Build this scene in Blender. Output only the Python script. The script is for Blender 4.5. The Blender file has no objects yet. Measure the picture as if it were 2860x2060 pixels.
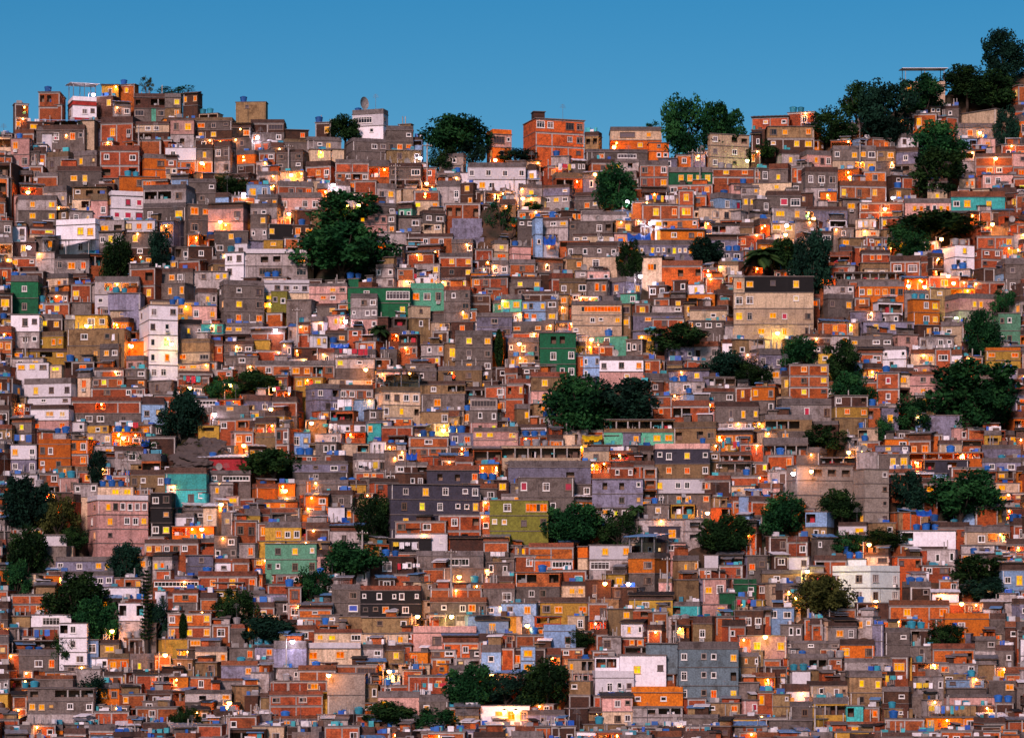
import bpy, bmesh, math, random
from mathutils import Vector, Matrix, noise
R = math.radians
rng = random.Random(7)

# ---------------------------------------------------------------- camera, sky, sun, exposure
SC = bpy.context.scene
COL = SC.collection
F = 8000.0                    # focal length in photo pixels (photo 2860 x 2060)
CAMZ, HOR, CX = 40.0, 1700.0, 1430.0
cam = bpy.data.cameras.new('camera')
cam.sensor_width = 36.0
cam.lens = 36.0 * F / 2860.0
cam.shift_y = (HOR - 1030.0) / 2860.0
cam.clip_start, cam.clip_end = 1.0, 6000.0
camo = bpy.data.objects.new('camera', cam)
camo.location = (0, 0, CAMZ)
camo.rotation_euler = (R(90), 0, 0)
COL.objects.link(camo)
SC.camera = camo

SUN_EL, SUN_AZ = R(29), R(194)     # low behind the camera, a little to the left
world = bpy.data.worlds.new('World')
SC.world = world
world.use_nodes = True
nt = world.node_tree
nt.nodes.clear()
sky = nt.nodes.new('ShaderNodeTexSky')
sky.sky_type = 'NISHITA'
sky.sun_disc = False
sky.sun_elevation = SUN_EL
sky.sun_rotation = SUN_AZ
sky.air_density, sky.dust_density, sky.ozone_density = 1.0, 0.2, 3.0
hs = nt.nodes.new('ShaderNodeHueSaturation')
hs.inputs['Saturation'].default_value = 1.5
hs.inputs['Hue'].default_value = 0.495
bg = nt.nodes.new('ShaderNodeBackground')
bg.inputs['Strength'].default_value = 0.0545
wo = nt.nodes.new('ShaderNodeOutputWorld')
nt.links.new(sky.outputs[0], hs.inputs['Color'])
nt.links.new(hs.outputs[0], bg.inputs['Color'])
nt.links.new(bg.outputs[0], wo.inputs['Surface'])

sun = bpy.data.lights.new('sun', 'SUN')
sun.energy = 2.75
sun.angle = R(10)
sun.color = (1.0, 0.69, 0.66)
suno = bpy.data.objects.new('sun', sun)
sd = Vector((math.sin(SUN_AZ) * math.cos(SUN_EL), math.cos(SUN_AZ) * math.cos(SUN_EL), math.sin(SUN_EL)))
suno.rotation_euler = sd.to_track_quat('Z', 'Y').to_euler()
COL.objects.link(suno)
SC.view_settings.view_transform = 'Standard'
SC.view_settings.look = 'None'
SC.view_settings.exposure = 0.4
SC.view_settings.gamma = 1.0
SC.cycles.max_bounces = 5
SC.cycles.diffuse_bounces = 3
SC.cycles.use_denoising = True
# ---------------------------------------------------------------- what stands where
# Each block lists houses: outline of the visible front, storeys from the top (capital = storey,
# small = parapet; the letter is the wall finish), windows per storey, extras (s = share of side wall,
# t = water tanks, c = canopy on posts, l = washing line, a = aerial, n = landmark name).
TILES = {'A': (0, 200, 3.15), 'B': (700, 200, 3.15), 'C': (1400, 200, 3.15), 'D': (2100, 80, 2.984),
         'E': (0, 600, 3.15), 'F': (700, 600, 3.15), 'G': (1400, 600, 3.15), 'H': (2100, 600, 2.984),
         'I': (0, 1000, 3.15), 'J': (700, 1000, 3.15), 'K': (1400, 1000, 3.15), 'L': (2100, 1000, 2.984),
         'M': (0, 1400, 2.476), 'N': (700, 1400, 2.476), 'O': (1400, 1400, 2.476), 'Q': (2100, 1400, 2.476)}
CATALOG = """
@A
95 280 245 520 DD .V/a.
340 180 525 440 BB oo./... t1 n=brick_tower_with_two_dark_openings
555 215 840 440 wrWr .ws s-30 c n=white_house_with_red_bands
895 120 1040 250 Y .d.
1035 110 1210 225 X .y. t1
840 215 1035 330 D .y
975 270 1145 395 gL ww
1180 190 1460 420 dDG o.vv/b.w
1300 320 1440 420 M .w.
1450 190 1590 410 gGH .y/.a
1605 190 1770 400 DD y.a/...
2075 268 2340 365 H .s.. t1
1500 425 1705 680 PL wy/.o. n=pink_house_with_two_windows
1715 405 2045 600 hGD aws/yy.
2045 460 2210 680 dKG .a/.w.
1730 640 1870 895 dGX .y./.V. n=house_with_a_glowing_orange_wall
1880 610 2065 905 dGL ww/.w
2080 690 2268 900 gOD V./s.
320 470 750 640 dG ..w.as
370 545 685 650 W .rr. c
880 650 1225 950 bBB w.w/o.o n=brick_house_with_four_windows
1215 720 1455 960 gOO .w/..
1450 740 1560 915 dBC w/ww
505 830 890 1000 dG .yy.
620 690 885 850 gG .y.k
400 700 630 880 hG wa
95 590 260 870 PP a./.w
885 400 1180 620 dB .y.w
1190 440 1490 610 dCD .ww./vv..
440 290 560 450 B .. t1
1745 365 1950 420 C vv t2
160 1000 375 1095 B VV.
160 1085 495 1320 gLG .y.y/.y.y
635 1020 940 1230 HC soo/.vv.
375 1000 640 1190 gL .wk
925 1045 1262 1318 wWW .rr/rrr s-16 n=white_house_with_red_shutters
800 1075 945 1300 hP .w
1260 1000 1650 1320 gLgG vvw/w.y
1660 940 1900 1160 gGG ..s/ww.
1830 1165 2150 1440 dPP ..w/.V.
1605 1165 1865 1440 GG aa/w.
95 870 285 1000 gD .vv
320 890 510 1000 gB ...
1050 920 1400 1040 O .ww t2
1500 920 1660 1030 gU .w t1
@B
0 420 295 625 dDG ..bb/a.w n=skyline_house_with_a_barred_window
300 510 510 600 D .a
570 450 710 590 D .y t1
300 590 495 700 hG ..
495 570 800 690 gL .sy.
890 325 1205 580 gWW bbbb../..s. s12 a t1 n=whitewashed_tower_with_a_dish
1195 475 1430 720 gGG ..s/waa
1300 460 1430 600 H .s
1430 575 1510 670 dU v
225 690 465 870 dGG w.w/s.s
480 780 745 960 dX .aw
745 770 1045 970 gBB ..../swvw
1040 780 1220 970 gB VV
1220 805 1500 1040 dGD w.b/oo
820 580 1200 780 gGG ..ww/.... s-20
1195 690 1500 810 H .w.s
1660 715 1895 900 gFF ..w./... s10 n=tall_grey_block_with_one_window
1630 890 1845 1010 gL vo.
1640 960 1845 1150 gL ..w
1910 800 2420 1060 gWW w.w.w.w/wyw..w n=long_white_two_storey_block
2075 505 2296 780 oPO bbs/.w. s-25 n=orange_lit_skyline_house
1435 1050 1660 1220 BC .V./y.y
1710 1160 2020 1320 B oo.o n=brick_wall_with_three_dark_openings
1850 980 1990 1180 DD y/.a
240 960 550 1110 gB .wwa
60 880 245 1000 gL ww
245 1065 620 1230 gP w.ww
60 1080 245 1290 gGG .ky/w..
870 1065 1040 1150 L ww
1035 980 1275 1135 gL .wy
1040 1150 1275 1340 gGP w.w/ww.
1300 1160 1450 1310 dM ws
1480 1215 1710 1420 dGC ww/vw
0 1160 240 1400 gLP ws./y.
500 680 700 790 C .V.
0 690 220 800 gB w.w t1
0 790 180 900 L .w.
255 880 470 970 C ..V
@C
195 410 735 765 XXX bw.bw/...ww/...s s-20 a n=tall_orange_brick_skyline_house
285 352 385 425 D ..
735 525 890 670 dH oo
960 485 1410 690 gCO .bb.y./V..y.. n=lit_cream_skyline_house
1300 625 1475 775 OO .s./.ww
745 680 1290 780 gG .a.bb.
795 765 1000 900 dB .w.
1000 765 1215 870 gL y.v.
1220 780 1470 1030 gBB w.w/w.y n=brick_house_with_cream_windows
1240 1020 1465 1150 dD vVv
1465 840 1855 1005 gE .yyyy n=long_green_house_with_four_lit_windows
1470 1000 1860 1100 B ww.a
1820 545 2190 850 CCC w.oo/w.w./w.s. s-5 n=cream_three_storey_house
165 990 365 1105 gL .y.
370 990 650 1160 dVL ..k/wyw s18
180 1100 400 1220 C .a.
480 885 720 1060 hB vvV
720 890 900 1055 gV .w.
650 1055 900 1220 dgG .ak
1240 1165 1565 1310 B .y.a
1560 1040 1695 1310 BB y/y n=narrow_brick_tower_with_two_lit_windows
1790 1060 2120 1230 gU .b.r s-38
1740 1200 2140 1320 C .ww.
715 1225 1105 1330 gL ....
145 1220 480 1320 D aa..
480 1220 710 1320 D ..aa
330 1290 620 1390 B .. t1
1855 850 2268 995 BB .y.a./..... t2
2110 995 2268 1080 gL w.y
2125 1090 2268 1200 G yy
1050 870 1215 950 gL aw
440 740 620 840 L .. t1
620 790 740 880 G .ww
2200 550 2300 830 DD .w/a.
@D
1275 440 1610 610 cCC y..w/..w. c n=hilltop_house_with_a_flat_canopy
1590 640 1760 740 dG .w.
1490 650 1575 715 H ww
1770 668 2180 815 C ... s35 n=large_blank_cream_wall_on_the_right
1710 785 2075 920 gL .ay..
1745 915 1880 1020 U .v
1200 758 1340 875 B .w.
1205 870 1460 985 gW w.aa
0 740 305 840 B .k.s
305 690 570 810 B ..b. t2
130 815 520 1010 HD wy.a/k.yy n=wide_house_with_six_lit_windows
0 840 130 960 D .y.
210 1005 400 1140 dL .y.
415 1010 670 1150 gP .awb
675 975 1035 1190 gGC w.yyb/..Vy n=grey_house_lit_below_the_long_roofline
1035 985 1195 1200 dHG sa/w.s
1190 985 1410 1230 dVG .w./vv.
1750 1020 1860 1190 LL v/.
1860 1040 2178 1225 dBB ..../.aw.
1925 1215 2178 1330 P ww.
1735 1245 1885 1340 C .aa
445 1150 720 1450 dGL www/ww.
720 1165 930 1290 O .V.
735 1265 1130 1430 bB y.w.y.
570 1360 705 1480 O .V.
1255 1235 1395 1340 B .w
1470 1245 1655 1430 dGC vv/.y. t2
1160 1330 1330 1430 H y. t1
1275 1415 1660 1550 gP .yawwya n=pink_house_with_a_row_of_lit_windows
1660 1355 2110 1530 bT wy.y. n=turquoise_strip_house
2035 1440 2120 1510 O y
145 1120 340 1300 bG .y.
0 1160 145 1290 G aw
0 1290 330 1360 C y.y.
125 1350 410 1510 dG .rb
405 1370 510 1500 D k.
0 1420 150 1540 G .w
165 1490 450 1611 L yy
430 1480 800 1600 dV V..w
895 1450 1265 1600 BB a.a./....
@E
475 30 865 350 wWW ..yy/w.w. s7 n=lilac_white_house_with_dark_awnings
95 100 230 220 W .w
235 100 475 220 dBC .y/..
95 240 320 375 D .y.
95 375 320 470 B y.s
315 200 490 340 G .a
1085 50 1365 160 W paa
870 155 1085 290 L wyw
1085 155 1365 280 G .y.w
1115 280 1350 440 DD .w./a.y
370 345 785 510 kL .waa n=house_under_a_black_roof_terrace
375 510 640 660 gC w.aw
630 510 800 620 dB vv
625 610 800 780 B y.
400 670 630 780 dB v.w
390 780 620 880 B .y.
610 770 800 880 G ..
95 530 335 880 gEE .w./.w. t2 n=dark_green_house_at_the_left_edge
95 875 345 1180 WL .ws/.ws n=white_house_under_the_dark_green_one
835 540 1225 820 gLW .VVVV/s... n=house_with_a_glowing_top_balcony
950 690 1240 900 V .... t2
970 840 1170 910 C .yy
1165 790 1555 1450 WWWWW w.w/w.w./w.V./w.a./ww. s-38 n=tall_white_stepped_tower
1465 790 1710 910 Y .w. t2
1700 640 1905 800 dL .yw
1690 800 1905 950 P w.y
1910 570 2315 960 gGGG .s.w/.y.w/.a.a s-15 n=big_grey_three_storey_block
1400 470 1700 605 dG .aw.
1700 500 2010 590 L .w.yy
1410 600 1690 740 G .a.a
1320 740 1710 800 dC .yy
1505 280 1660 410 G vw
1660 280 1880 400 D .w.
1885 140 2180 350 GG .y./wk.
2060 250 2200 560 WW w/w
1980 330 2150 560 WW ww/w.
1555 915 1770 1090 kL .y.w
1770 960 1970 1060 T .ww
1970 950 2315 1040 gL yy.y
660 880 945 1010 Y .ww n=glowing_yellow_house
590 1005 1100 1300 HH .w.s./.p.
560 920 660 1030 G ..
980 900 1165 1040 dO Va
1090 1110 1300 1240 O V..
1105 1235 1300 1480 gPP ww/ww
320 1020 585 1180 hY s.aa
100 1170 585 1270 dY a.vy
820 1130 1090 1360 gGG .yw/.w.
1560 1090 1855 1300 hHC .../a.b
1840 1100 1960 1240 dB .a
1970 1110 2230 1230 dG www
1990 1240 2268 1400 GG .w./...
@F
0 0 150 230 GL .y/s.s
150 80 370 210 K y..
370 90 560 210 D aa
955 0 1200 170 PP y.ww/...
1200 0 1280 170 GG w/a
-40 300 500 560 wLL .oo.o/.bb.b n=long_weathered_white_block
990 185 1200 440 gWW .B/.y n=white_tower_beside_the_broad_tree
1100 430 1290 640 gLL w.b/..b
1185 260 1365 480 GV www/...
1370 165 1780 280 dB ..w.w.
1525 75 1720 150 C ww
1300 20 1500 130 G .w
1770 215 1960 350 gG ..w
1380 340 1620 440 B .y.
1440 435 1670 540 L ..y
1660 335 1950 550 gXD .y.y/.w.y n=brick_house_with_two_glowing_windows
1670 545 1940 640 gC .w.yy
1440 535 1670 620 W .w.a
1290 470 1440 580 B s.
1300 570 1440 630 C .w
1975 300 2130 400 B ..
2010 400 2110 520 DD .V/V.
2110 220 2268 400 gCC y/a
2120 400 2268 540 gL ww
1950 550 2268 650 B aw.w
855 640 1405 910 EE .w.bb/.w.y n=long_emerald_green_house
860 560 960 660 E .. t2
1405 600 1700 800 mM aww n=mint_green_house
115 570 515 770 wWC .wwww/ya..
515 600 850 770 gPP ..yw/.aw.
180 670 320 870 S ss n=yellow_green_lit_wall
315 750 540 960 G ..
440 780 760 880 dG .w.y
880 690 1115 1010 gLLP .ww/s.ww/.w.w n=stepped_grey_house_below_the_emerald_one
770 780 890 890 B .a
520 890 670 1060 gW .w
525 1055 675 1180 W .yk
415 940 525 1120 dBB .a/..
310 985 410 1110 L w.
0 1010 310 1110 dB ...
665 880 880 1000 P .yV
675 1010 930 1120 dG .aa
1380 800 1580 1010 CH .s./.w. s-18 n=tan_tower_lit_from_the_left
1700 630 1930 950 bGGG .w.w/..b/..y
1560 840 1810 950 dG ..w
1930 700 2110 850 DD .b./...
2130 745 2268 850 gM .yw
1990 860 2300 1080 gVV .w./..w n=large_grey_blue_block
1580 940 1750 1010 C .yw
1800 1015 2125 1390 gGGG .y.y/.w.w/.y.w n=grey_three_storey_house_with_lit_windows
1300 1050 1490 1250 DB vv/.aw
1600 1020 1760 1130 D .y.
1500 1140 1700 1240 L .w.a
1500 1240 1700 1323 B w.y
740 1180 1100 1323 gL w.w.
1140 1180 1290 1300 gG w.. t2
380 1170 600 1270 D V.o
20 1190 275 1270 B ..
270 1130 380 1260 V .w
700 1130 860 1180 U ..
@G
145 40 290 200 GG sw/..
330 30 590 180 dLL .wy/...
300 20 365 320 UU ./s
590 60 980 180 G s..wo
980 50 1150 170 H .y
630 170 985 240 dC ww.ws
580 240 1020 380 dG w.w.s.w n=long_grey_house_with_white_frames
720 370 1020 500 C .b.. n=pale_pink_house_with_a_wide_window
760 495 955 620 P w.w
580 385 720 490 H .a
1165 220 1690 380 gV yk.yskwykka n=long_slate_house_with_a_row_of_lit_windows
1410 40 1735 140 X o.w.s
1405 135 1790 220 O .w.wa
1850 90 2110 180 L vv..
1825 180 2220 320 dV .w.ws
1935 320 2220 420 V www
1385 400 1770 575 bX ..o.o n=long_bare_brick_house
1910 410 2085 540 hC .w.
1770 470 1900 560 B V.
60 275 260 410 PP .../...
70 390 300 520 gB .w.
275 385 545 520 bG .w.w
55 540 350 650 dG .y.y
510 555 755 700 hH w.b n=tan_house_with_two_cream_windows
510 700 590 900 HH a/a
930 540 1240 700 gV .a. s45 n=blue_grey_corner_house
750 575 935 720 G .aa
1050 690 1225 790 M .w
1295 620 1505 730 D ww
1345 730 1505 830 B s.
1510 575 1650 700 D .w
1645 610 1805 710 W .y.
2045 550 2140 1102 CCCC a/w/y/.
2135 542 2747 1102 KCCC y.s.y./w...k./w.yr.w/.y.y.w n=big_cream_block_with_a_black_top
620 755 1060 1065 gCCC .BBBBB/..ws.y/s...s. n=pink_house_with_a_glowing_loggia
1060 780 1155 1000 HH b/y
185 670 510 760 dD w..w
185 760 390 940 UU yw.y/aa. n=blue_striped_house
390 750 505 940 GG w/y
0 700 180 860 gM yy
0 860 185 1000 L .w
0 940 470 1040 gG .a.aa
340 1035 655 1450 EEE .oo./.w.w/.wsw n=emerald_green_tower
60 1080 335 1240 gG s.w.w
75 1240 335 1350 H y.B.
1160 860 1600 960 gV .a..w
1330 800 1600 870 L ..w
1330 910 1610 1000 B .w.a
1160 1015 1420 1110 V ..w
1660 800 1990 940 dC ..s.
1610 780 1700 900 H y
1690 930 1960 1020 G sws
1440 1160 1700 1290 V w.s
1700 1110 1945 1280 bL o.w
1600 1290 1800 1350 B ...
790 1150 990 1240 B .a.
825 1070 1110 1140 M .w..
1200 1060 1340 1140 Y .y
1100 1095 1280 1240 G www s20
720 1240 870 1450 UU w.w/w..
865 1240 1250 1480 gWP w.w.a/..k. n=white_house_beside_a_blue_front
1250 1270 1400 1400 B a.
2095 1215 2268 1323 V .w
@H
165 155 260 210 W .r
155 70 360 150 H yy
345 180 740 310 gC ..w. s-25
740 190 1100 270 H y.wy
870 30 1065 130 C .y.a
865 125 1060 190 C .a
1075 20 1255 130 B y.w
1080 120 1200 190 H .w
495 130 670 230 dG wb
680 110 850 200 G .w.
555 310 820 420 bB vvv n=brick_house_with_three_open_bays
915 290 1150 400 dB .aB.
640 420 900 530 B .ws
905 400 1160 460 H ...
1600 250 1865 450 WW .y./ww. s-35 t2 n=white_tower_with_a_dark_side
1670 450 1865 560 L .w.
1870 280 2100 450 BB sw/s.s
2060 270 2178 370 B y.y
1875 180 2178 290 B .w.y
1850 560 2110 660 B s.o
1475 510 1740 620 B .y.
695 480 1275 560 G vvvvvvvv n=long_concrete_colonnade
885 555 1270 700 gO wyaaww n=orange_house_under_the_colonnade
1275 530 1475 620 O V.V
600 590 850 665 L ..ww
605 655 850 800 gG w.y
820 805 1080 910 V ..w.
1020 725 1265 850 W vv
930 890 1350 990 V .y.y.w n=blue_grey_house_with_three_windows
1080 830 1270 910 L w.w
1310 700 1575 920 OO .wy/.wy s-12 t2 n=bright_orange_house_on_the_right
1275 620 1600 720 gL ..ww
1350 915 1575 1010 D .yw
1640 650 2060 900 gPL ..yy.w/..p.w s-20 n=pale_pink_house_under_a_lit_terrace
1655 610 1860 700 Y VV
555 850 800 930 dC ww
560 890 810 1000 B .y.
810 900 905 1010 H y.
420 990 665 1160 dDG www/.ww
665 1005 810 1160 LL .a/.a
810 1010 1170 1100 gG y.ww
1180 995 1390 1090 P .w.
1395 1020 1680 1120 L w.ws
2055 820 2240 1110 JJ ss./ww. n=sage_green_house_at_the_right_edge
1950 1105 2240 1290 oYY a.a/... n=yellow_house_at_the_right_edge
890 1120 1090 1240 bB .w
1100 1090 1330 1280 gWW w..w/.w.. 
1325 1120 1520 1260 bC .wy
0 1110 265 1290 gV w.w
1750 910 1875 1060 B do
@I
140 40 430 120 W yyw
430 60 570 130 C y
190 170 690 350 gW .y.w.w s13 n=white_house_under_a_grey_parapet
240 345 640 410 W .w.s
270 410 620 650 dWP .pp/a.a
95 530 300 750 bGG .y./.y.
630 340 1240 590 bBG ..V.../.ww.w. n=long_brick_terrace_over_a_grey_storey
760 590 1000 660 Y .ww
985 590 1310 700 O wya.y
625 560 760 660 W .w
760 660 980 770 L y.p
985 650 1240 780 O VaV
620 650 760 720 W yy
820 770 1000 880 L .y
95 760 320 1020 WV y.w/w.w n=white_and_lilac_house_at_the_left_edge
95 1020 330 1140 W .w
340 710 620 1000 oOO ww../s.w. n=bright_orange_house_on_the_left
600 715 785 970 OB ww/.a
505 950 665 1060 H .a.
520 1055 690 1190 P .w
660 950 800 1110 hB .a
650 1100 860 1200 L w.w
1455 960 1815 1300 dTT ..../w.ws n=bright_turquoise_house
1690 1180 1830 1310 T ..
1740 880 2190 990 R s... t1
1820 985 2205 1100 gG wbb n=grey_house_under_a_red_roof_room
1825 1110 2050 1220 L .y.s
1150 930 1260 990 H .o
1145 980 1455 1150 dH ws.w
1330 1040 1550 1150 L ..
980 1030 1150 1130 B ..s
860 1130 1175 1230 C .yy t3
1450 1110 1545 1320 WW s/. t1
690 1200 1285 1750 wPPPP .ywwwww/.y.wwy/.s..../..ss. s-28 n=big_cream_multi_storey_block
830 80 1090 170 dX ..w
810 170 1100 270 B wy.a
800 260 1280 350 B .w.ww
1100 95 1290 270 GD ww/.a
1300 195 1560 330 G .w..
1570 110 1870 190 dD ...
1560 50 1850 115 C ayp
1560 170 1850 250 B .s.w
1590 240 1790 340 G vw
1900 100 2080 300 XX .s/..
2140 60 2268 140 L ww
1715 360 1910 430 W bb
1715 430 2000 510 gG .y
1710 480 1860 600 B .o
1860 420 2200 540 GG .y./....
1930 540 2170 650 B w.v
2060 650 2230 780 X aw
@J
40 20 350 160 gB .w..
190 150 350 290 B .yw
350 20 740 170 gB aavw
390 170 640 280 Y yVy
440 220 775 470 gVV w.v/.ww s-42 n=lavender_corner_house
745 0 1090 180 LG y.s./....
780 230 1080 370 dB wwww
690 180 1080 240 C .w..a
765 360 890 470 W ..
890 360 1090 430 U ..
1080 245 1490 530 hCC wwww/w.y.o s-20 c n=cream_yellow_two_storey_house
1090 90 1370 200 gP w..w
1090 0 1230 110 B v.
1240 90 1370 180 dP w
1380 90 1640 200 gG y.w.w
1650 70 2040 210 gH .V.w.
1490 200 1890 320 dH .w.vv
1500 320 1890 470 G .a..
1495 470 1750 600 H ..w
1610 570 1750 680 C yV
1930 350 2170 670 LGP bbbb/.w.w/.w.y n=three_tier_house_with_a_strip_of_windows
1890 250 2110 350 dD vvv
2060 240 2268 490 BB .w/.a
690 550 1020 660 dW w.w.w
500 540 690 660 H .s.
990 450 1195 560 G ww
1020 570 1150 680 T a.
1145 600 1430 680 B ....
1210 680 1390 760 D v
1190 740 1370 830 dD ya.
1390 690 1740 870 BB .w./wwsw
1035 730 1190 840 W ww.
560 660 840 760 L .w
570 740 760 860 G .ww
770 750 1040 850 C .v
1745 660 1960 780 V wa t2
1750 770 1960 870 D .VV
1960 610 2350 800 gPP yy.y/.... n=salmon_pink_house_in_the_middle
1960 800 2210 940 B vv
2000 930 2205 1080 O V.V
370 900 855 1080 gVG ..s.bw/..w... 
380 1070 860 1200 gG .k.w
490 1080 625 1210 O .w
630 1160 905 1320 dG w.b.
485 1210 680 1400 OO .w/w.
890 830 1185 1010 gL w.ww s-15
920 1000 1180 1060 B .Ba.
1180 810 1370 960 G .s
1270 910 1560 1020 gD w.v
1550 940 2010 1110 bN .o.o.a n=slate_top_floor_of_the_big_dark_block
1200 1105 2015 1640 NNNN .w.y.w.sw/.w.y.w.ssy/.y.y.w.../......... s-4 n=big_dark_slate_block
0 1100 240 1240 bO .. t1
245 1100 390 1230 O V.
50 1240 385 1330 gO .y.yy
935 1230 1190 1320 H .y
1185 150 1490 215 C v.v
@K
0 770 700 920 C vvvvvv t3 n=long_open_terrace_with_blue_tanks
60 900 790 1110 gV ....o. n=long_grey_blue_house
360 960 625 1050 C BBB
150 1050 640 1390 GG r.w.r/..s. n=grey_block_with_red_awnings
630 1110 795 1230 G .w
720 780 950 920 gC .w.
940 810 1160 910 bB vv
935 920 1165 1060 bB .w.w n=brick_house_with_two_lit_windows_in_the_middle
905 540 1525 760 HM vvvvvv/..w.yy n=long_green_roof_terrace_house
1515 560 1890 760 hH o.ow
1070 655 1225 775 V .y
910 680 1030 760 L .w
710 680 880 770 Y yy t1
1355 750 1835 1190 pNHW sw.y.s/.a.a.w/y.ww.b n=house_with_a_navy_top_floor
1370 1190 1840 1290 G s.ay.a
1250 960 1370 1250 BBB o/o/v n=narrow_brick_stair_tower
800 1060 1245 1323 VV .o.o.s/...w.k
930 1150 1095 1300 P v
265 120 580 410 bHP .y.k/.yy.
0 230 200 480 BB .o.y/w...
115 400 255 560 gH .y
255 400 450 520 H .as
1470 110 1830 210 V .w.y.
1475 210 1790 320 L .ws
1780 165 2065 270 G vvv
1785 260 2060 390 bG ..w
2065 250 2268 380 B .y.y
1580 20 1830 110 B ....
1310 330 1500 520 BB .w./.a.
1505 370 1835 560 bB vv..
1885 380 2268 560 dG ..w.y.y
1900 560 2210 640 L .s.w
1890 640 2210 760 dO Vaww
1830 830 1920 910 H w
1910 820 2200 920 dB vvv
1910 910 2200 1040 G vv
2010 1120 2268 1220 C .y.y
2000 1040 2268 1120 B ..
1840 1220 1990 1320 H .o
0 600 150 780 hP .y
150 580 400 690 dW bbb
190 690 400 770 O VaV t3
390 600 550 680 H .. t1
0 1190 380 1260 gL .aay
@L
310 50 640 330 XBX .a.y/.w.y/.y.s n=three_storey_brick_house_on_the_right
0 240 190 470 OG y.w/w.w
250 330 680 520 gL ..r.w
110 470 500 620 gH vvv.
505 520 750 630 gD .r..
690 310 970 590 DYH w..o/.a.a/...
1040 120 1230 390 BB .r./.w.
1310 110 1620 320 bPP .wwa/.a..
1365 470 1440 640 UU ./w
1440 475 1750 640 V ...
1670 580 1800 690 P .w
1800 580 1950 690 B ..
1030 730 1310 790 V .y.w
870 780 1040 930 L ..
1040 800 1310 930 G .yy
870 920 1150 1400 FFFF ..s/..s/..s/..s s-25 n=tall_bare_concrete_tower
310 890 860 1260 FFF .ooo/..../... s-12 n=unfinished_grey_block_on_the_right
570 830 860 890 D vvv
95 660 465 850 gG vvvv
135 805 400 930 X ..a s20 t1
135 930 340 1050 L .d
25 870 135 960 B .y
1310 790 1920 860 O VVVVV
1440 850 1810 960 N v.v.
1450 960 1660 1010 U ..
1805 780 1925 900 B .w.
1660 910 1930 990 B ..
1920 720 2240 840 gV ..
1920 830 2240 950 gV ww
2035 1040 2240 1130 C y.
1930 1130 2160 1250 V .v
780 660 890 760 L .o
890 580 1070 700 C v.
@M
230 230 460 320 W ... n=low_white_house_in_the_trees
210 310 470 420 G ..
385 380 780 490 gV w.w.yy n=slate_blue_house_on_the_left
430 480 785 590 gV .ww.ww
300 510 410 590 O ..
75 640 340 770 BB ../.a
700 590 960 680 W w..
1070 620 1160 740 W .w
820 700 1000 950 WL v.v/...
880 840 1080 950 G ...
410 840 600 1140 WWW vw./.w./.w n=white_tower_at_the_lower_left
215 780 490 880 W .bb.
75 790 210 880 H ..
210 870 400 940 B ..
130 1020 400 1180 gG .wa
75 960 400 1030 D vv
635 1080 750 1160 W .w
745 1050 890 1180 hO ya
885 1050 1060 1190 gG .y.w
530 1160 700 1260 L ..
160 1170 250 1230 B ..
240 1200 510 1300 bG ..
190 1290 650 1550 GGL o.vvv/yyk.w.w/...... n=grey_house_with_an_open_veranda_lower_left
75 1340 180 1510 BB ../a.
650 1450 890 1550 B ...
820 1260 980 1330 B .w
815 1330 1000 1420 B a..
940 1420 1235 1520 B .w..
985 1380 1180 1440 G w.
1040 -60 1185 250 KKK ww/.k/wy n=narrow_black_tower
1000 260 1380 370 dB yawww.
1050 370 1230 490 gL ya.
1270 370 1470 520 VV .w./...
1070 470 1200 600 B .w
1060 540 1380 610 B bb
1195 610 1375 760 bXG .b./...
1160 770 1460 950 XB w.y.y/y.y.y n=brick_house_with_yellow_windows_lower_left
1080 950 1290 1030 Y ....
1210 80 1345 170 gW .w
1190 170 1480 260 O VV.
1480 240 1640 400 GG .w/w.w
1640 290 1783 400 L .a
1370 480 1783 610 bB .a.y.a
1470 560 1690 620 D vv
1350 1000 1570 1130 gC .s.a
1180 1090 1350 1200 H .w.w
1070 1060 1180 1200 B a..
1340 1110 1520 1200 H .w
1560 1010 1770 1110 G .a
1530 1100 1783 1220 bV .a t1
1170 1210 1300 1310 O V.
1300 1210 1500 1320 B .w.
1500 1220 1783 1290 bL ..
1280 1300 1600 1450 gLG .o.a/....
1590 1270 1783 1420 H ...
1690 1340 1783 1480 D ..
1330 1440 1440 1550 H .w
@N
100 140 350 280 gY .aww n=deep_yellow_house
100 290 455 510 JJ .w.y.k/ss.w.w n=sea_green_two_storey_house
345 60 545 150 gO .w
550 170 808 300 bL .w.w
545 290 770 350 L ..
960 255 1250 360 K ..w. n=low_black_house_under_the_slate_block
1010 220 1360 345 W ....s
1000 135 1355 307 XW w.w./....
1300 92 1592 305 XX .w.o/..o. n=orange_brick_annex_on_the_slate_block
1145 340 1610 470 gG ..bb. n=grey_house_with_a_wide_white_window
1380 255 1610 360 D ..
1610 250 1783 420 bBG ./w
1640 420 1783 520 G w.w l
725 430 830 570 gL .w
830 380 1130 530 D .b.s
990 500 1240 560 B .. l
1190 460 1370 560 B ..
1330 460 1620 570 G ..
760 580 1175 800 bKK s.w.sw.s/ssa.w. n=black_house_with_a_brick_parapet
770 800 1100 910 H .s.s
560 570 760 790 gGG .w/.u
1240 600 1600 690 B ..
1240 660 1630 790 bG .s.wBw
1125 860 1560 1030 pP .w.a n=pink_house_at_the_bottom
1330 930 1580 1090 bX b.wy
1560 820 1783 920 U .y.
1625 720 1783 790 U w.
330 720 560 860 bXX .s./a..
160 690 260 790 G .w
260 590 350 820 BB w/w
100 570 270 640 B ..
0 500 100 620 B a.a
100 640 260 700 V ..
440 880 770 980 bC yy.b
385 975 760 1120 wC a.a. n=house_with_a_bright_white_parapet
770 910 1090 1000 C w.y
760 985 935 1090 gL .w
160 960 390 1150 gV ..
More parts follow.
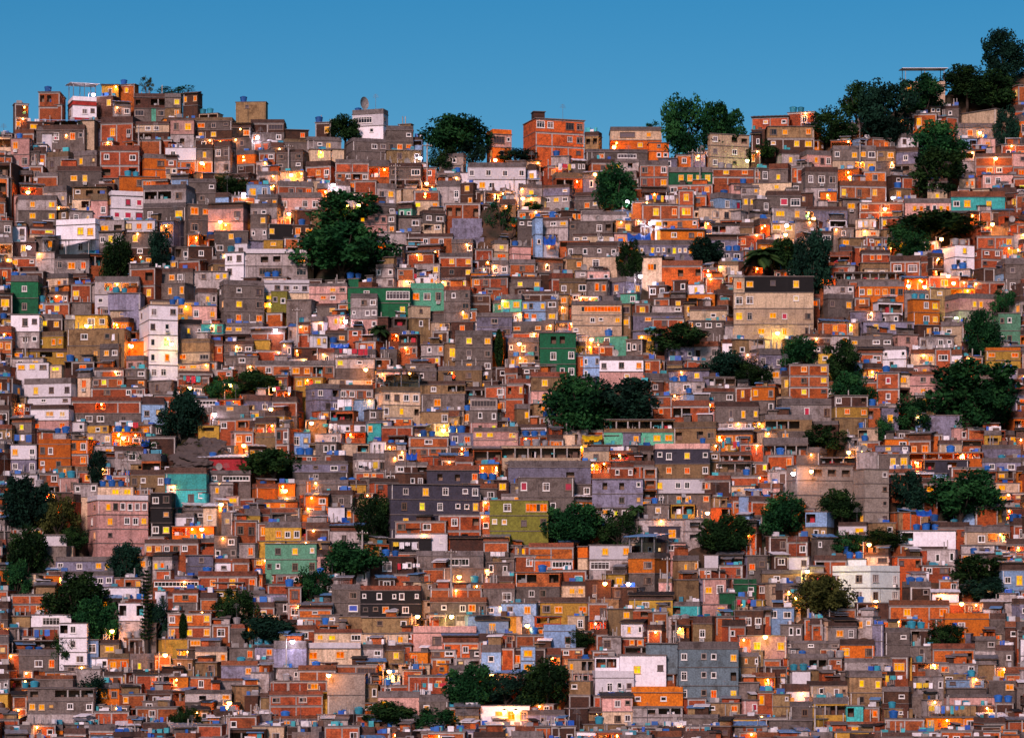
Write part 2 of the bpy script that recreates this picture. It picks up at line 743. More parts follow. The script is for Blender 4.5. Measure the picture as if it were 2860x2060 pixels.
30 1000 165 1080 V .a t2
0 1090 160 1180 gL .w
150 1150 335 1260 L ..s
330 1130 590 1260 bB ..a
580 1130 880 1210 B .b
530 1190 790 1480 FF ../.. n=blank_concrete_wall_house_at_the_bottom
780 1260 880 1400 H ww
880 1310 1170 1460 gP y..
1050 1160 1190 1280 B .y
1090 1200 1370 1340 B .a
1100 1040 1240 1130 O a.
1370 1130 1500 1250 gL .w
130 1310 500 1480 bBB w.w./....
0 1180 130 1330 L a.
130 1240 530 1320 B .a t1
150 1480 550 1560 bV aa
1590 1410 1930 1560 W .yyy n=white_house_with_a_blazing_window
@O
-80 -10 325 310 SSS .w.BB/kk.w.w/.y... n=olive_green_house
190 285 500 480 bXX ...../..bb
90 370 370 480 B .w.w
0 390 90 500 G .w
95 490 405 690 BG vv.v/.ww.
610 300 900 500 WL .y.y/bb.b n=white_house_with_lit_upper_windows
530 310 610 470 OC ./.
880 350 1180 600 gOG .w/.w s40 c n=orange_house_under_a_blue_canopy
955 120 1410 290 L ...o
1235 120 1410 290 LL o/o
1020 170 1240 290 N .y
1190 370 1370 500 gH .y.a
1090 530 1200 640 hP .w
1190 540 1370 650 H ..
700 500 880 600 Y .y
400 550 580 660 dC .yy
580 540 760 680 D .w..
270 660 605 800 dY wa.a n=ochre_house_with_orange_windows
460 790 605 900 C .w
600 700 740 830 B .w
0 700 245 800 U wa
735 740 910 830 H .y
885 650 1185 750 dY .w.w
1610 535 1765 665 eE .s n=small_emerald_green_house
1510 630 1620 710 E ..
1185 690 1400 800 gT v..
1395 710 1600 800 P .y
1510 440 1700 540 B w.w
1500 370 1690 450 gD vv
1405 370 1500 470 W ..
295 850 515 1020 uU .w n=light_blue_house_with_a_notched_parapet
100 920 350 1020 B .. t1
135 1000 235 1200 UU y/y n=narrow_blue_house_with_two_lit_windows
700 930 830 1040 L b.
825 940 1010 1010 B .aa
830 840 1020 930 W .y.w
820 1060 1140 1280 W .y.s n=large_lilac_house_with_one_lit_window
650 1070 880 1180 W vv.
650 1170 920 1350 wW .wss
700 1350 910 1550 PC .ws/.ww
1230 970 1640 1400 gAAA w.ss.y/w.ss.o/w.sa.y n=weathered_blue_grey_block_at_the_bottom
1000 980 1235 1200 A ..
900 1280 1255 1420 oO s.s.
910 1420 1255 1560 LL .ovv/.... n=pale_house_with_a_dark_veranda_at_the_bottom
1260 1360 1420 1480 B ..
1420 1390 1650 1480 H s.a
1640 1250 1783 1380 G ..
1650 1370 1780 1480 P .r
1260 1470 1500 1560 gG ..
1510 1480 1783 1560 dY .yo
470 1240 640 1430 HD s./..
140 1440 440 1560 gV .ww t1
440 1430 600 1560 D ..
570 1540 850 1600 H .. t1
1645 925 1975 1090 P Vy.y n=pink_house_with_a_blazing_yellow_front
1640 1040 1783 1220 gHH .a.w/....
435 1090 640 1200 C y.vv
@Q
375 70 595 280 UH v./.wk s35
605 140 820 240 dW .y
810 145 1000 260 H .s
1025 200 1410 300 W v... t3 n=white_terrace_with_blue_tanks
1090 310 1350 370 dB ...
1400 60 1560 140 U v.
1545 40 1700 170 X ..
1470 170 1780 310 gC .wVV
1220 330 1440 450 L .w.w
1450 300 1680 370 L .w
535 440 1055 710 zZZ w.w/w.w s-55|ww/.w n=big_bright_white_house
660 395 790 460 Z .. t2
790 350 980 440 dC .b
980 380 1185 490 X s.o
430 370 655 500 dB v..
260 380 420 470 W .w
70 470 345 570 gH .w.w
250 240 415 380 bB .w
420 250 585 370 G s..
100 240 250 380 D .w
1055 550 1245 690 gD .s t2
1300 540 1450 640 X .w
950 680 1360 820 bX .y..a
1360 700 1590 770 B .w
720 700 950 800 D vv. t1
590 740 720 830 B ..
1335 770 1640 920 oO .w.. n=bright_orange_house_at_the_lower_right
1390 870 1490 970 O .a
215 630 340 740 C VV
20 680 100 760 Y ..
200 850 370 960 G .ww
205 960 610 1020 gG w.w.w
610 950 845 1100 dO y.w
835 850 930 1080 VV ../..
920 870 1090 1070 gGG .s/..
1090 880 1240 1000 D v.
1090 1000 1260 1080 G .w.
1250 980 1545 1120 bX ..o
1290 1120 1560 1200 L a.w
1545 930 1690 1100 gGL .w/..
1550 1090 1690 1220 gH ..
1690 990 1830 1150 dG .s
260 1050 530 1170 gG ..vv t1
530 1080 640 1150 B .s
640 1080 970 1180 gL ..ww
675 1170 900 1430 gHH .y.y/.w.w n=tan_house_with_two_orange_windows_lower_right
405 1240 670 1360 dC .w.ws
280 1170 405 1270 W .. t2
145 1330 260 1500 HH ..s/...
260 1380 550 1510 gG .w.w
655 1410 770 1520 T v.
765 1420 900 1520 B .a
0 1180 160 1300 bO .V
40 1310 150 1450 B y.
1125 1210 1335 1330 L .o.w
1100 1330 1315 1400 gG ..
1185 1370 1320 1500 L .s
1310 1410 1560 1490 H ..
1190 1490 1560 1590 O yV.w n=orange_lit_house_at_the_bottom_right
905 1280 1120 1480 gDD .s/...
900 1430 1120 1500 H .s.
1345 1230 1610 1290 U s.s
1360 1330 1710 1400 gP ..
1350 1290 1620 1340 G ...
1640 1240 1830 1330 G .a
1560 1410 1680 1500 D .y
1690 1390 1830 1500 D ..
0 1030 75 1140 H w
80 1090 200 1150 B ..
920 1500 1190 1600 B .. t1
120 1510 420 1600 G ..
520 1520 920 1600 bB .yw
"""
# trees: centre, half width, half height of the crown in the 2268-wide print, kind, label
TREES = """
762 285 31 25 round|round dark tree crowding the whitewashed tower with a dish
1010 305 60 45 spread|spreading dark tree on the skyline left of the orange lit house
985 350 30 24 bush|dark bush under the spreading skyline tree
1050 335 26 26 bush|dark bush between the skyline tree and the orange lit house
1515 285 40 60 tall|tall dense green tree beside the lit cream skyline house
1597 283 44 52 round|broad blue-green tree above the cream three storey house
1900 235 46 42 loose|loose leafy tree on the right skyline left of the tallest
1965 250 52 58 tall|dark full tree left of the hilltop house with a flat canopy
1845 280 44 34 bush|dark low tree right of the wide house with six lit windows
2050 215 48 40 loose|bluish tree hiding the front of the hilltop house with a flat canopy
2142 180 44 32 round|rounded dark tree right of the hilltop house with a flat canopy
2222 125 42 46 tall|highest dark tree at the right end of the skyline
2200 200 52 36 round|black-green tree below the highest one at the right edge
2085 318 50 44 round|dark tree left of the large blank cream wall
2070 380 58 48 loose|green tree under the large blank cream wall
2232 285 25 38 bush|dark bushy tree at the right edge beside the blank cream wall
760 560 92 62 spread|very broad green tree beside the white tower
755 470 72 42 loose|loose dark tree above the very broad green one
260 575 30 42 round|small dark tree below the lilac white house with dark awnings
355 555 20 40 tall|slim dark tree right of the small one under the awning house
510 408 34 20 bush|low dark bush under the house with the glowing orange wall
1365 420 42 46 round|round dark tree below the brick house with cream windows
1108 488 30 42 scrub|scrubby tree on the bare earth bank
1565 555 33 28 round|round dark tree at the end of the long slate house
1398 575 26 34 bush|dark bush left of the lamp by the blue grey corner house
1690 578 50 44 palm|palm behind the big cream block with a black top
1745 565 38 34 round|round tree beside the palm above the black topped block
1800 590 38 62 tall|tall dark tree at the right shoulder of the black topped block
2075 500 80 30 spread|flat topped dark tree under the turquoise strip house
2010 535 40 34 bush|dark bush under the flat topped tree on the right
1510 755 68 30 loose|wide low tree left of the big cream block
1600 810 42 28 round|round dark tree right of the white house beside a blue front
1668 826 34 26 bush|smaller dark bush below the big cream block
1770 782 36 30 round|round tree under the right corner of the big cream block
1288 897 66 58 round|large black-green tree under the emerald green tower
1392 890 72 54 loose|ragged dark tree right of the large one under the emerald tower
1870 805 40 42 loose|loose tree right of the three storey brick house
1892 865 40 36 round|dark tree below the loose one beside the three storey brick house
2140 865 96 64 loose|biggest tree on the right side below the yellow house
2190 905 66 50 loose|dark tree at the foot of the biggest one on the right
2030 920 42 36 bush|bushy tree left of the biggest one on the right
2175 745 36 46 tall|dark tree beside the sage green house at the right edge
2222 675 30 26 bush|bush above the sage green house at the right edge
400 918 40 46 round|round black tree on the brown bank above the grey rock
572 850 46 26 spread|flat dark tree over the orange lamps right of the round black one
492 862 32 24 bush|dim bush between the round black tree and the flat one
600 1030 54 34 spread|dark tree below the grey rock beside the grey house under a red room
60 1115 48 56 round|black tree mass at the left edge
62 1225 40 48 round|dark tree under the black mass at the left edge
38 1285 26 34 bush|dark bush at the left edge below the two black trees
165 1190 26 20 bush|dark bush beside the low white house in the trees
128 1150 38 44 bush|dim brownish bush right of the black mass at the left edge
825 1150 34 48 tall|tall dark tree left of the big dark slate block
1270 1160 56 44 round|black-green tree right of the olive green house
1365 1175 40 36 bush|dark bush between the black-green tree and the small palm
1408 1135 26 30 palm|small dark palm under the house with open windows
1608 1183 52 42 round|round black tree right of the low navy house
1735 1140 44 40 round|round green tree left of the tall bare concrete tower
1865 1118 40 30 round|dense tree at the foot of the unfinished grey block
2015 1090 36 46 loose|grey-green tree right of the tall bare concrete tower
2130 1105 72 52 spread|wide green tree on the right of the grey-green one
1880 1205 30 22 bush|small round bush under the concrete tower
1960 1190 40 18 bush|low bush above the white terrace with blue tanks
278 1245 30 36 tall|dark tree in front of the big cream multi storey block
165 1325 58 48 round|large dark tree below the slate blue house
215 1372 42 46 round|dark tree behind the white tower at the lower left
325 1345 20 84 conifer|tall narrow conifer at the lower left
350 1372 24 34 bush|dark tree touching the narrow conifer
405 1390 8 32 cypress|thin dark cypress beside the brick house with yellow windows
785 1245 56 38 spread|sloping dark tree above the black house with a brick parapet
692 1300 34 34 bush|dark bush below the sea green two storey house
602 1400 56 32 spread|wide dark tree left of the deep red brick house at the bottom
520 1348 40 36 bush|dim tree above the wide dark one at the bottom left
1825 1325 54 46 spread|olive leaved tree hiding the corner of the big bright white house
2158 1265 60 34 loose|open branched dark tree on the right
2180 1310 44 26 spread|lower dark tree right of the open branched one
2093 1410 33 26 bush|round dark bush left of the bright orange house at the lower right
1042 1520 48 48 round|dark tree left of the lamp at the bottom middle
1208 1515 48 46 round|dark tree at the end of the bottom grove beside the white veranda house
1125 1530 44 34 bush|black tree between the two dark ones at the bottom
870 1585 56 26 spread|low wide tree at the bottom under the blank concrete wall
962 1598 52 24 bush|greenish low tree at the bottom edge
140 1440 24 28 bush|dark bush beside the white tower at the lower left
205 1530 28 32 bush|dim bush right of the grey veranda house at the lower left
410 1592 32 22 bush|dark bush at the bottom edge under the tan houses
325 188 14 18 scrub|small shrub on the left skyline
390 205 46 14 scrub|creeper covering the roof on the left skyline
840 735 26 22 palm|small dark palm under the stepped grey house
1830 970 42 24 loose|mixed shrubs above the unfinished grey block
1958 950 18 24 bush|narrow dark shrub left of the blue white narrow house
1688 335 28 18 bush|low dark shrubs right of the cream three storey house
1145 345 36 14 bush|dark shrubs under the tall orange brick skyline house
1285 1412 26 18 bush|dark bush beside the light blue house with a notched parapet
1180 457 18 8 bush|tiny bush on a roof below the long white block
1445 285 16 18 scrub|thin tree against the lit cream skyline house
215 1035 18 30 tall|small dark tree right of the bright orange house on the left
320 1000 42 20 scrub|scrub on the bank left of the grey rock
432 985 34 13 scrub|weeds growing over the grey rock
470 1008 24 10 scrub|scrub at the right foot of the grey rock
1105 770 10 40 cypress|thin dark tree between grey houses left of the emerald tower
"""
# lamps: position in the 2268-wide print, colour (o amber, w white, g green, y yellow), mount (p pole, h house wall)
LAMPS = """
447 360 o h|570 305 w p|738 410 w p|645 388 o p|795 455 o p|768 456 o h|640 474 o h|930 350 w p|945 407 o p|1097 355 o p|488 490 o h|62 425 o h|540 430 w h|207 210 w h|192 720 y h|291 765 o h|380 760 y h|765 710 w h|510 853 o p|475 918 w p|690 937 o p|810 817 o h|982 953 y p|273 968 o h|1390 447 w p|1440 495 w p|1418 612 w p|1158 440 o p|1655 355 g h|1882 392 o h|1802 483 o h|1742 498 w h|1978 437 w h|1960 463 o p|2198 497 o h|2085 530 o h|1360 325 o h|1318 385 o h|1310 752 o p|2012 632 o h|2048 634 o h|2112 626 o h|1722 738 y p|2118 705 g p|447 1170 o h|490 1117 o h|632 1085 o h|925 1365 o p|1017 1277 o p|1090 1495 o p|1117 1573 o h|1142 1573 o h|366 1450 o p|248 1397 o h|862 1486 o p|728 1493 o h|648 1420 w p|1392 1293 w p|1168 1385 o h|1567 1136 o h|1797 1042 o h|1757 1047 w h|1925 1206 o p|1765 1322 o h|1788 1265 y h|508 1556 o p|64 547 w h|1570 610 o p|2170 293 o h|1612 636 g p|420 858 o h|1940 1330 o h|608 862 o p|610 730 w h|1695 1408 y h|1740 520 o h|1150 760 o h|2205 350 o h|2100 610 o h|1880 1000 o h|600 905 o h|1340 1290 o h|2130 1335 o h|540 985 o h|1000 1365 y h
"""

# ---------------------------------------------------------------- materials
PAL = {'W': (.82, .79, .84), 'C': (.70, .52, .35), 'P': (.68, .38, .33), 'L': (.43, .38, .37), 'G': (.168, .138, .122),
       'H': (.29, .185, .085), 'D': (.075, .028, .015), 'B': (.37, .077, .02), 'X': (.54, .105, .014), 'O': (.66, .16, .006),
       'R': (.36, .022, .02), 'Y': (.56, .33, .045), 'V': (.23, .22, .31), 'U': (.26, .42, .66), 'T': (.055, .47, .46),
       'M': (.12, .47, .31), 'E': (.006, .13, .05), 'J': (.13, .36, .22), 'S': (.26, .25, .035), 'N': (.042, .04, .06),
       'K': (.010, .009, .010), 'A': (.19, .27, .32), 'Z': (.80, .88, .84), 'F': (.34, .285, .245)}
CNAME = {'W': 'white', 'C': 'cream', 'P': 'pale pink', 'L': 'light grey', 'G': 'grey cement', 'H': 'tan', 'D': 'dark brick',
         'B': 'bare brick', 'X': 'orange brick', 'O': 'orange', 'R': 'red', 'Y': 'ochre', 'V': 'lavender grey', 'U': 'light blue',
         'T': 'turquoise', 'M': 'mint green', 'E': 'emerald green', 'J': 'sea green', 'S': 'olive', 'N': 'navy', 'K': 'black', 'A': 'slate blue', 'Z': 'mint white', 'F': 'bare concrete'}
MATS = {}


def node(nt, kind, **kw):
    n = nt.nodes.new('ShaderNode' + kind)
    for k, v in kw.items():
        if k in n.inputs.keys():
            n.inputs[k].default_value = v
        else:
            setattr(n, k, v)
    return n


def new_mat(name):
    m = bpy.data.materials.new(name)
    m.use_nodes = True
    nt = m.node_tree
    nt.nodes.clear()
    out = nt.nodes.new('ShaderNodeOutputMaterial')
    b = nt.nodes.new('ShaderNodeBsdfPrincipled')
    nt.links.new(b.outputs[0], out.inputs['Surface'])
    MATS[name] = m
    return m, nt, b


def rand_value(nt, own=True):
    """one number per thing (object random) and per face group (attribute rnd)"""
    a = node(nt, 'Attribute', attribute_name='rnd')
    if not own:
        return a.outputs['Fac']
    o = node(nt, 'ObjectInfo')
    s = node(nt, 'Math', operation='ADD')
    f = node(nt, 'Math', operation='FRACT')
    nt.links.new(a.outputs['Fac'], s.inputs[0])
    nt.links.new(o.outputs['Random'], s.inputs[1])
    nt.links.new(s.outputs[0], f.inputs[0])
    return f.outputs[0]


def mixc(nt, kind, fac, a, b):
    n = node(nt, 'Mix', data_type='RGBA', blend_type=kind)
    for sock, v in ((n.inputs[0], fac), (n.inputs[6], a), (n.inputs[7], b)):
        if hasattr(v, 'links'):
            nt.links.new(v, sock)
        else:
            sock.default_value = v if not isinstance(v, tuple) else (*v[:3], 1)
    return n.outputs[2]


def ramp(nt, src, stops, inter='LINEAR'):
    n = node(nt, 'ValToRGB')
    cr = n.color_ramp
    cr.interpolation = inter
    while len(cr.elements) < len(stops):
        cr.elements.new(0.5)
    for e, (p, c) in zip(cr.elements, stops):
        e.position = p
        e.color = (*c, 1) if len(c) == 3 else c
    nt.links.new(src, n.inputs[0])
    return n.outputs[0]


def wall_mat(key, col):
    m, nt, b = new_mat('wall_' + CNAME[key].replace(' ', '_') if key.isupper() else 'weathered_parapet_' + CNAME[key.upper()].replace(' ', '_'))
    key = key.upper()
    geo = node(nt, 'NewGeometry')
    rv = rand_value(nt, False)
    hsv = node(nt, 'HueSaturation', Color=(*col, 1))
    mp = node(nt, 'MapRange')
    mp.inputs['To Min'].default_value, mp.inputs['To Max'].default_value = .62, 1.22
    nt.links.new(rv, mp.inputs['Value'])
    nt.links.new(mp.outputs[0], hsv.inputs['Value'])
    mh = node(nt, 'MapRange')
    mh.inputs['To Min'].default_value, mh.inputs['To Max'].default_value = .494, .507
    mul = node(nt, 'Math', operation='MULTIPLY')
    mul.inputs[1].default_value = 7.31
    fr = node(nt, 'Math', operation='FRACT')
    nt.links.new(rv, mul.inputs[0]); nt.links.new(mul.outputs[0], fr.inputs[0])
    nt.links.new(fr.outputs[0], mh.inputs['Value']); nt.links.new(mh.outputs[0], hsv.inputs['Hue'])
    base = hsv.outputs[0]
    if key in 'BDX':
        sep = node(nt, 'SeparateXYZ'); nt.links.new(geo.outputs['Position'], sep.inputs[0])
        cmb = node(nt, 'CombineXYZ')
        nt.links.new(sep.outputs[0], cmb.inputs[0]); nt.links.new(sep.outputs[2], cmb.inputs[1])
        br = node(nt, 'TexBrick', Scale=1.0)
        br.inputs['Brick Width'].default_value, br.inputs['Row Height'].default_value = .42, .24
        br.inputs['Mortar Size'].default_value = .022
        br.inputs['Color1'].default_value = (.78, .8, .8, 1)
        br.inputs['Color2'].default_value = (1.25, 1.15, 1.1, 1)
        br.inputs['Mortar'].default_value = (1.25, 1.9, 2.3, 1)
        nt.links.new(cmb.outputs[0], br.inputs['Vector'])
        base = mixc(nt, 'MULTIPLY', .85, base, br.outputs['Color'])
    # blotches of weather, run-off streaks
    n1 = node(nt, 'TexNoise', Scale=.75, Detail=6.0, Roughness=.68)
    nt.links.new(geo.outputs['Position'], n1.inputs['Vector'])
    blotch = ramp(nt, n1.outputs[0], [(.36, (.40, .34, .30)), (.49, (.95, .93, .92)), (.6, (1.05, 1.04, 1.04)), (.72, (1.3, 1.24, 1.2))])
    base = mixc(nt, 'MULTIPLY', .85 if key in 'GLHDBXVA' else (.22 if key in 'WZ' else .5), base, blotch)
    mpg = node(nt, 'Mapping'); mpg.inputs['Scale'].default_value = (2.6, 2.6, .22)
    nt.links.new(geo.outputs['Position'], mpg.inputs['Vector'])
    n2 = node(nt, 'TexNoise', Scale=1.0, Detail=3.0)
    nt.links.new(mpg.outputs[0], n2.inputs['Vector'])
    st = ramp(nt, n2.outputs[0], [(.52, (0, 0, 0)), (.70, (1, 1, 1))])
    fac = node(nt, 'Math', operation='MULTIPLY'); fac.inputs[1].default_value = .6 if key in 'GLHDCPVA' else (.14 if key in 'WZ' else .3)
    nt.links.new(st, fac.inputs[0])
    base = mixc(nt, 'MIX', fac.outputs[0], base, tuple(c * .33 + .012 for c in col))
    n3 = node(nt, 'TexNoise', Scale=4.0, Detail=4.0)
    nt.links.new(geo.outputs['Position'], n3.inputs['Vector'])
    fine = ramp(nt, n3.outputs[0], [(.32, (.62, .60, .58)), (.68, (1.2, 1.2, 1.2))])
    base = mixc(nt, 'MULTIPLY', .35 if key in 'WZ' else .8, base, fine)
    nt.links.new(base, b.inputs['Base Color'])
    b.inputs['Roughness'].default_value = .92
    bp = node(nt, 'Bump', Strength=.4, Distance=.05)
    nt.links.new(n3.outputs[0], bp.inputs['Height']); nt.links.new(bp.outputs[0], b.inputs['Normal'])
    return m


for k_, c_ in PAL.items():
    wall_mat(k_, c_)
for k_, c_ in {'g': (.16, .138, .135), 'd': (.085, .042, .030), 'h': (.17, .115, .065), 'b': (.20, .058, .026), 'k': (.012, .01, .01)}.items():
    wall_mat(k_, c_)


def plain(name, col, rough=.8, var=.25, metal=0.0, nscale=2.0):
    m, nt, b = new_mat(name)
    geo = node(nt, 'NewGeometry')
    rv = rand_value(nt)
    hsv = node(nt, 'HueSaturation', Color=(*col, 1))
    mp = node(nt, 'MapRange')
    mp.inputs['To Min'].default_value, mp.inputs['To Max'].default_value = 1 - var, 1 + var
    nt.links.new(rv, mp.inputs['Value']); nt.links.new(mp.outputs[0], hsv.inputs['Value'])
    n1 = node(nt, 'TexNoise', Scale=nscale, Detail=4.0)
    nt.links.new(geo.outputs['Position'], n1.inputs['Vector'])
    gr = ramp(nt, n1.outputs[0], [(.3, (.6, .58, .55)), (.65, (1.1, 1.1, 1.1))])
    nt.links.new(mixc(nt, 'MULTIPLY', .7, hsv.outputs[0], gr), b.inputs['Base Color'])
    b.inputs['Roughness'].default_value = rough
    b.inputs['Metallic'].default_value = metal
    return m


plain('slab_concrete', (.17, .14, .13), .95)
plain('frame_white', (.80, .77, .74), .5, .12)
m, nt, b = new_mat('frame_painted')
nt.links.new(ramp(nt, rand_value(nt), [(0, (.80, .77, .74)), (.58, (.70, .66, .62)), (.62, (.34, .28, .25)), (.8, (.16, .09, .05)), (1, (.10, .07, .06))]), b.inputs['Base Color'])
b.inputs['Roughness'].default_value = .5
plain('frame_lamplit', (.66, .44, .24), .5, .2)  # frames of lit windows: the warm room glow is put into this colour
plain('concrete_post', (.36, .33, .31), .9)
plain('shutter_red', (.48, .008, .05), .6)
plain('shutter_blue', (.03, .08, .45), .6)
plain('door_wood', (.10, .045, .025), .6)
plain('tank_blue', (.018, .13, .46), .45, .35)
plain('tank_teal', (.03, .27, .38), .45, .3)
plain('tank_grey', (.30, .29, .30), .8)
plain('tin_roof', (.26, .27, .31), .45, .35, .3)
plain('tin_roof_blue', (.10, .24, .46), .45, .25)
plain('tin_roof_black', (.012, .011, .012), .7)
plain('tin_roof_white', (.72, .70, .74), .5)
plain('wood_pole', (.10, .07, .05), .9)
plain('grey_metal', (.25, .25, .26), .45, .2, .6)
plain('cloth_white', (.78, .76, .80), .9)
plain('cloth_blue', (.05, .15, .5), .9)
plain('cloth_red', (.5, .03, .05), .9)
plain('cloth_yellow', (.75, .5, .03), .9)
plain('cloth_teal', (.06, .4, .45), .9)
plain('tarp_blue', (.015, .10, .50), .5)
plain('tarp_yellow', (.7, .48, .01), .5)
plain('bark', (.055, .04, .03), .95)
plain('rock_grey', (.085, .066, .06), .95, .05, 0, .8)
plain('interior', (.20, .13, .09), .95, .5)


def leaf_mat(name, cols):
    m, nt, b = new_mat(name)
    a = node(nt, 'Attribute', attribute_name='rnd')
    c = ramp(nt, a.outputs['Fac'], [(0, cols[0]), (.55, cols[1]), (1, cols[2])])
    o = node(nt, 'ObjectInfo')
    mp = node(nt, 'MapRange')
    mp.inputs['To Min'].default_value, mp.inputs['To Max'].default_value = .7, 1.25
    nt.links.new(o.outputs['Random'], mp.inputs['Value'])
    h = node(nt, 'HueSaturation')
    nt.links.new(c, h.inputs['Color']); nt.links.new(mp.outputs[0], h.inputs['Value'])
    nt.links.new(h.outputs[0], b.inputs['Base Color'])
    b.inputs['Roughness'].default_value = .85
    b.inputs['Specular IOR Level'].default_value = .08
    return m


leaf_mat('leaves_dark', [(.003, .013, .004), (.009, .032, .009), (.024, .06, .014)])
leaf_mat('leaves_green', [(.003, .022, .008), (.010, .06, .019), (.026, .105, .028)])
leaf_mat('leaves_palm', [(.012, .035, .012), (.03, .075, .02), (.06, .12, .03)])
leaf_mat('leaves_olive', [(.012, .018, .006), (.04, .05, .012), (.085, .095, .025)])
leaf_mat('leaves_blue', [(.003, .012, .008), (.006, .028, .018), (.012, .045, .026)])

# glass panes: dark glass, and lit rooms behind curtains
m, nt, b = new_mat('glass_dark')
rv = rand_value(nt)
nt.links.new(ramp(nt, rv, [(0, (.006, .005, .007)), (.55, (.02, .014, .016)), (.8, (.07, .045, .05)), (1, (.16, .12, .13))]), b.inputs['Base Color'])
b.inputs['Roughness'].default_value = .18


def lit_mat(name, stops, lo, hi):
    m, nt, b = new_mat(name)
    rv = rand_value(nt)
    c = ramp(nt, rv, stops)
    tc = node(nt, 'TexCoord')
    wv = node(nt, 'TexNoise', Scale=1.7, Detail=1.0)
    nt.links.new(tc.outputs['Object'], wv.inputs['Vector'])
    mp = node(nt, 'MapRange')
    mp.inputs['From Min'].default_value, mp.inputs['From Max'].default_value = .3, .7
    mp.inputs['To Min'].default_value, mp.inputs['To Max'].default_value = lo, hi
    nt.links.new(wv.outputs[0], mp.inputs['Value'])
    b.inputs['Base Color'].default_value = (.02, .006, .001, 1)
    b.inputs['Specular IOR Level'].default_value = 0.0
    nt.links.new(c, b.inputs['Emission Color'])
    nt.links.new(mp.outputs[0], b.inputs['Emission Strength'])
    return m


lit_mat('lit_yellow', [(0, (1, .25, 0)), (.5, (1, .38, .001)), (.85, (1, .52, .006)), (1, (.8, .75, .01))], .6, 1.05)
lit_mat('lit_amber', [(0, (1, .08, 0)), (.5, (1, .15, .001)), (1, (1, .25, .002))], .42, 1.0)
lit_mat('lit_cream', [(0, (1, .34, .08)), (.5, (1, .48, .16)), (1, (1, .62, .3))], .42, .8)
for nm, c, s in (('bulb_amber', (1, .42, .08), 30), ('bulb_white', (.93, .80, 1), 30), ('bulb_green', (.7, 1, .25), 22), ('bulb_yellow', (1, .68, .14), 28)):
    m, nt, b = new_mat(nm)
    b.inputs['Emission Color'].default_value = (*c, 1)
    b.inputs['Emission Strength'].default_value = s

m, nt, b = new_mat('hillside_earth')
geo = node(nt, 'NewGeometry')
n1 = node(nt, 'TexNoise', Scale=.25, Detail=6.0)
nt.links.new(geo.outputs['Position'], n1.inputs['Vector'])
nt.links.new(ramp(nt, n1.outputs[0], [(.35, (.015, .02, .008)), (.5, (.05, .03, .018)), (.7, (.13, .065, .03))]), b.inputs['Base Color'])
b.inputs['Roughness'].default_value = 1
WM = {k: 'wall_' + v.replace(' ', '_') for k, v in CNAME.items()}
WM.update({k: 'weathered_parapet_' + CNAME[k.upper()].replace(' ', '_') for k in 'gdhbk'})

# ---------------------------------------------------------------- picture <-> place
SL, Y0, Z0 = 0.91, 400.0, CAMZ - 18.0


def depth(py):                     # where the slope lies that the photo shows at this row
    return (SL * Y0 + CAMZ - Z0) / (SL - (HOR - py) / F)


def at(px, py, Y):
    return Vector(((px - CX) * Y / F, Y, CAMZ + (HOR - py) * Y / F))


RIDGE = [(-400, 400), (0, 400), (130, 345), (300, 320), (470, 330), (600, 385), (800, 425), (1000, 440), (1170, 465), (1300, 470), (1450, 470),
         (1600, 470), (1900, 450), (2050, 405), (2300, 360), (2450, 315), (2600, 250), (2720, 215), (2860, 185), (3300, 120)]


def ridge(px):
    for (a, b), (c, d) in zip(RIDGE, RIDGE[1:]):
        if px <= c:
            return b + (d - b) * max(0, (px - a)) / (c - a)
    return RIDGE[-1][1]


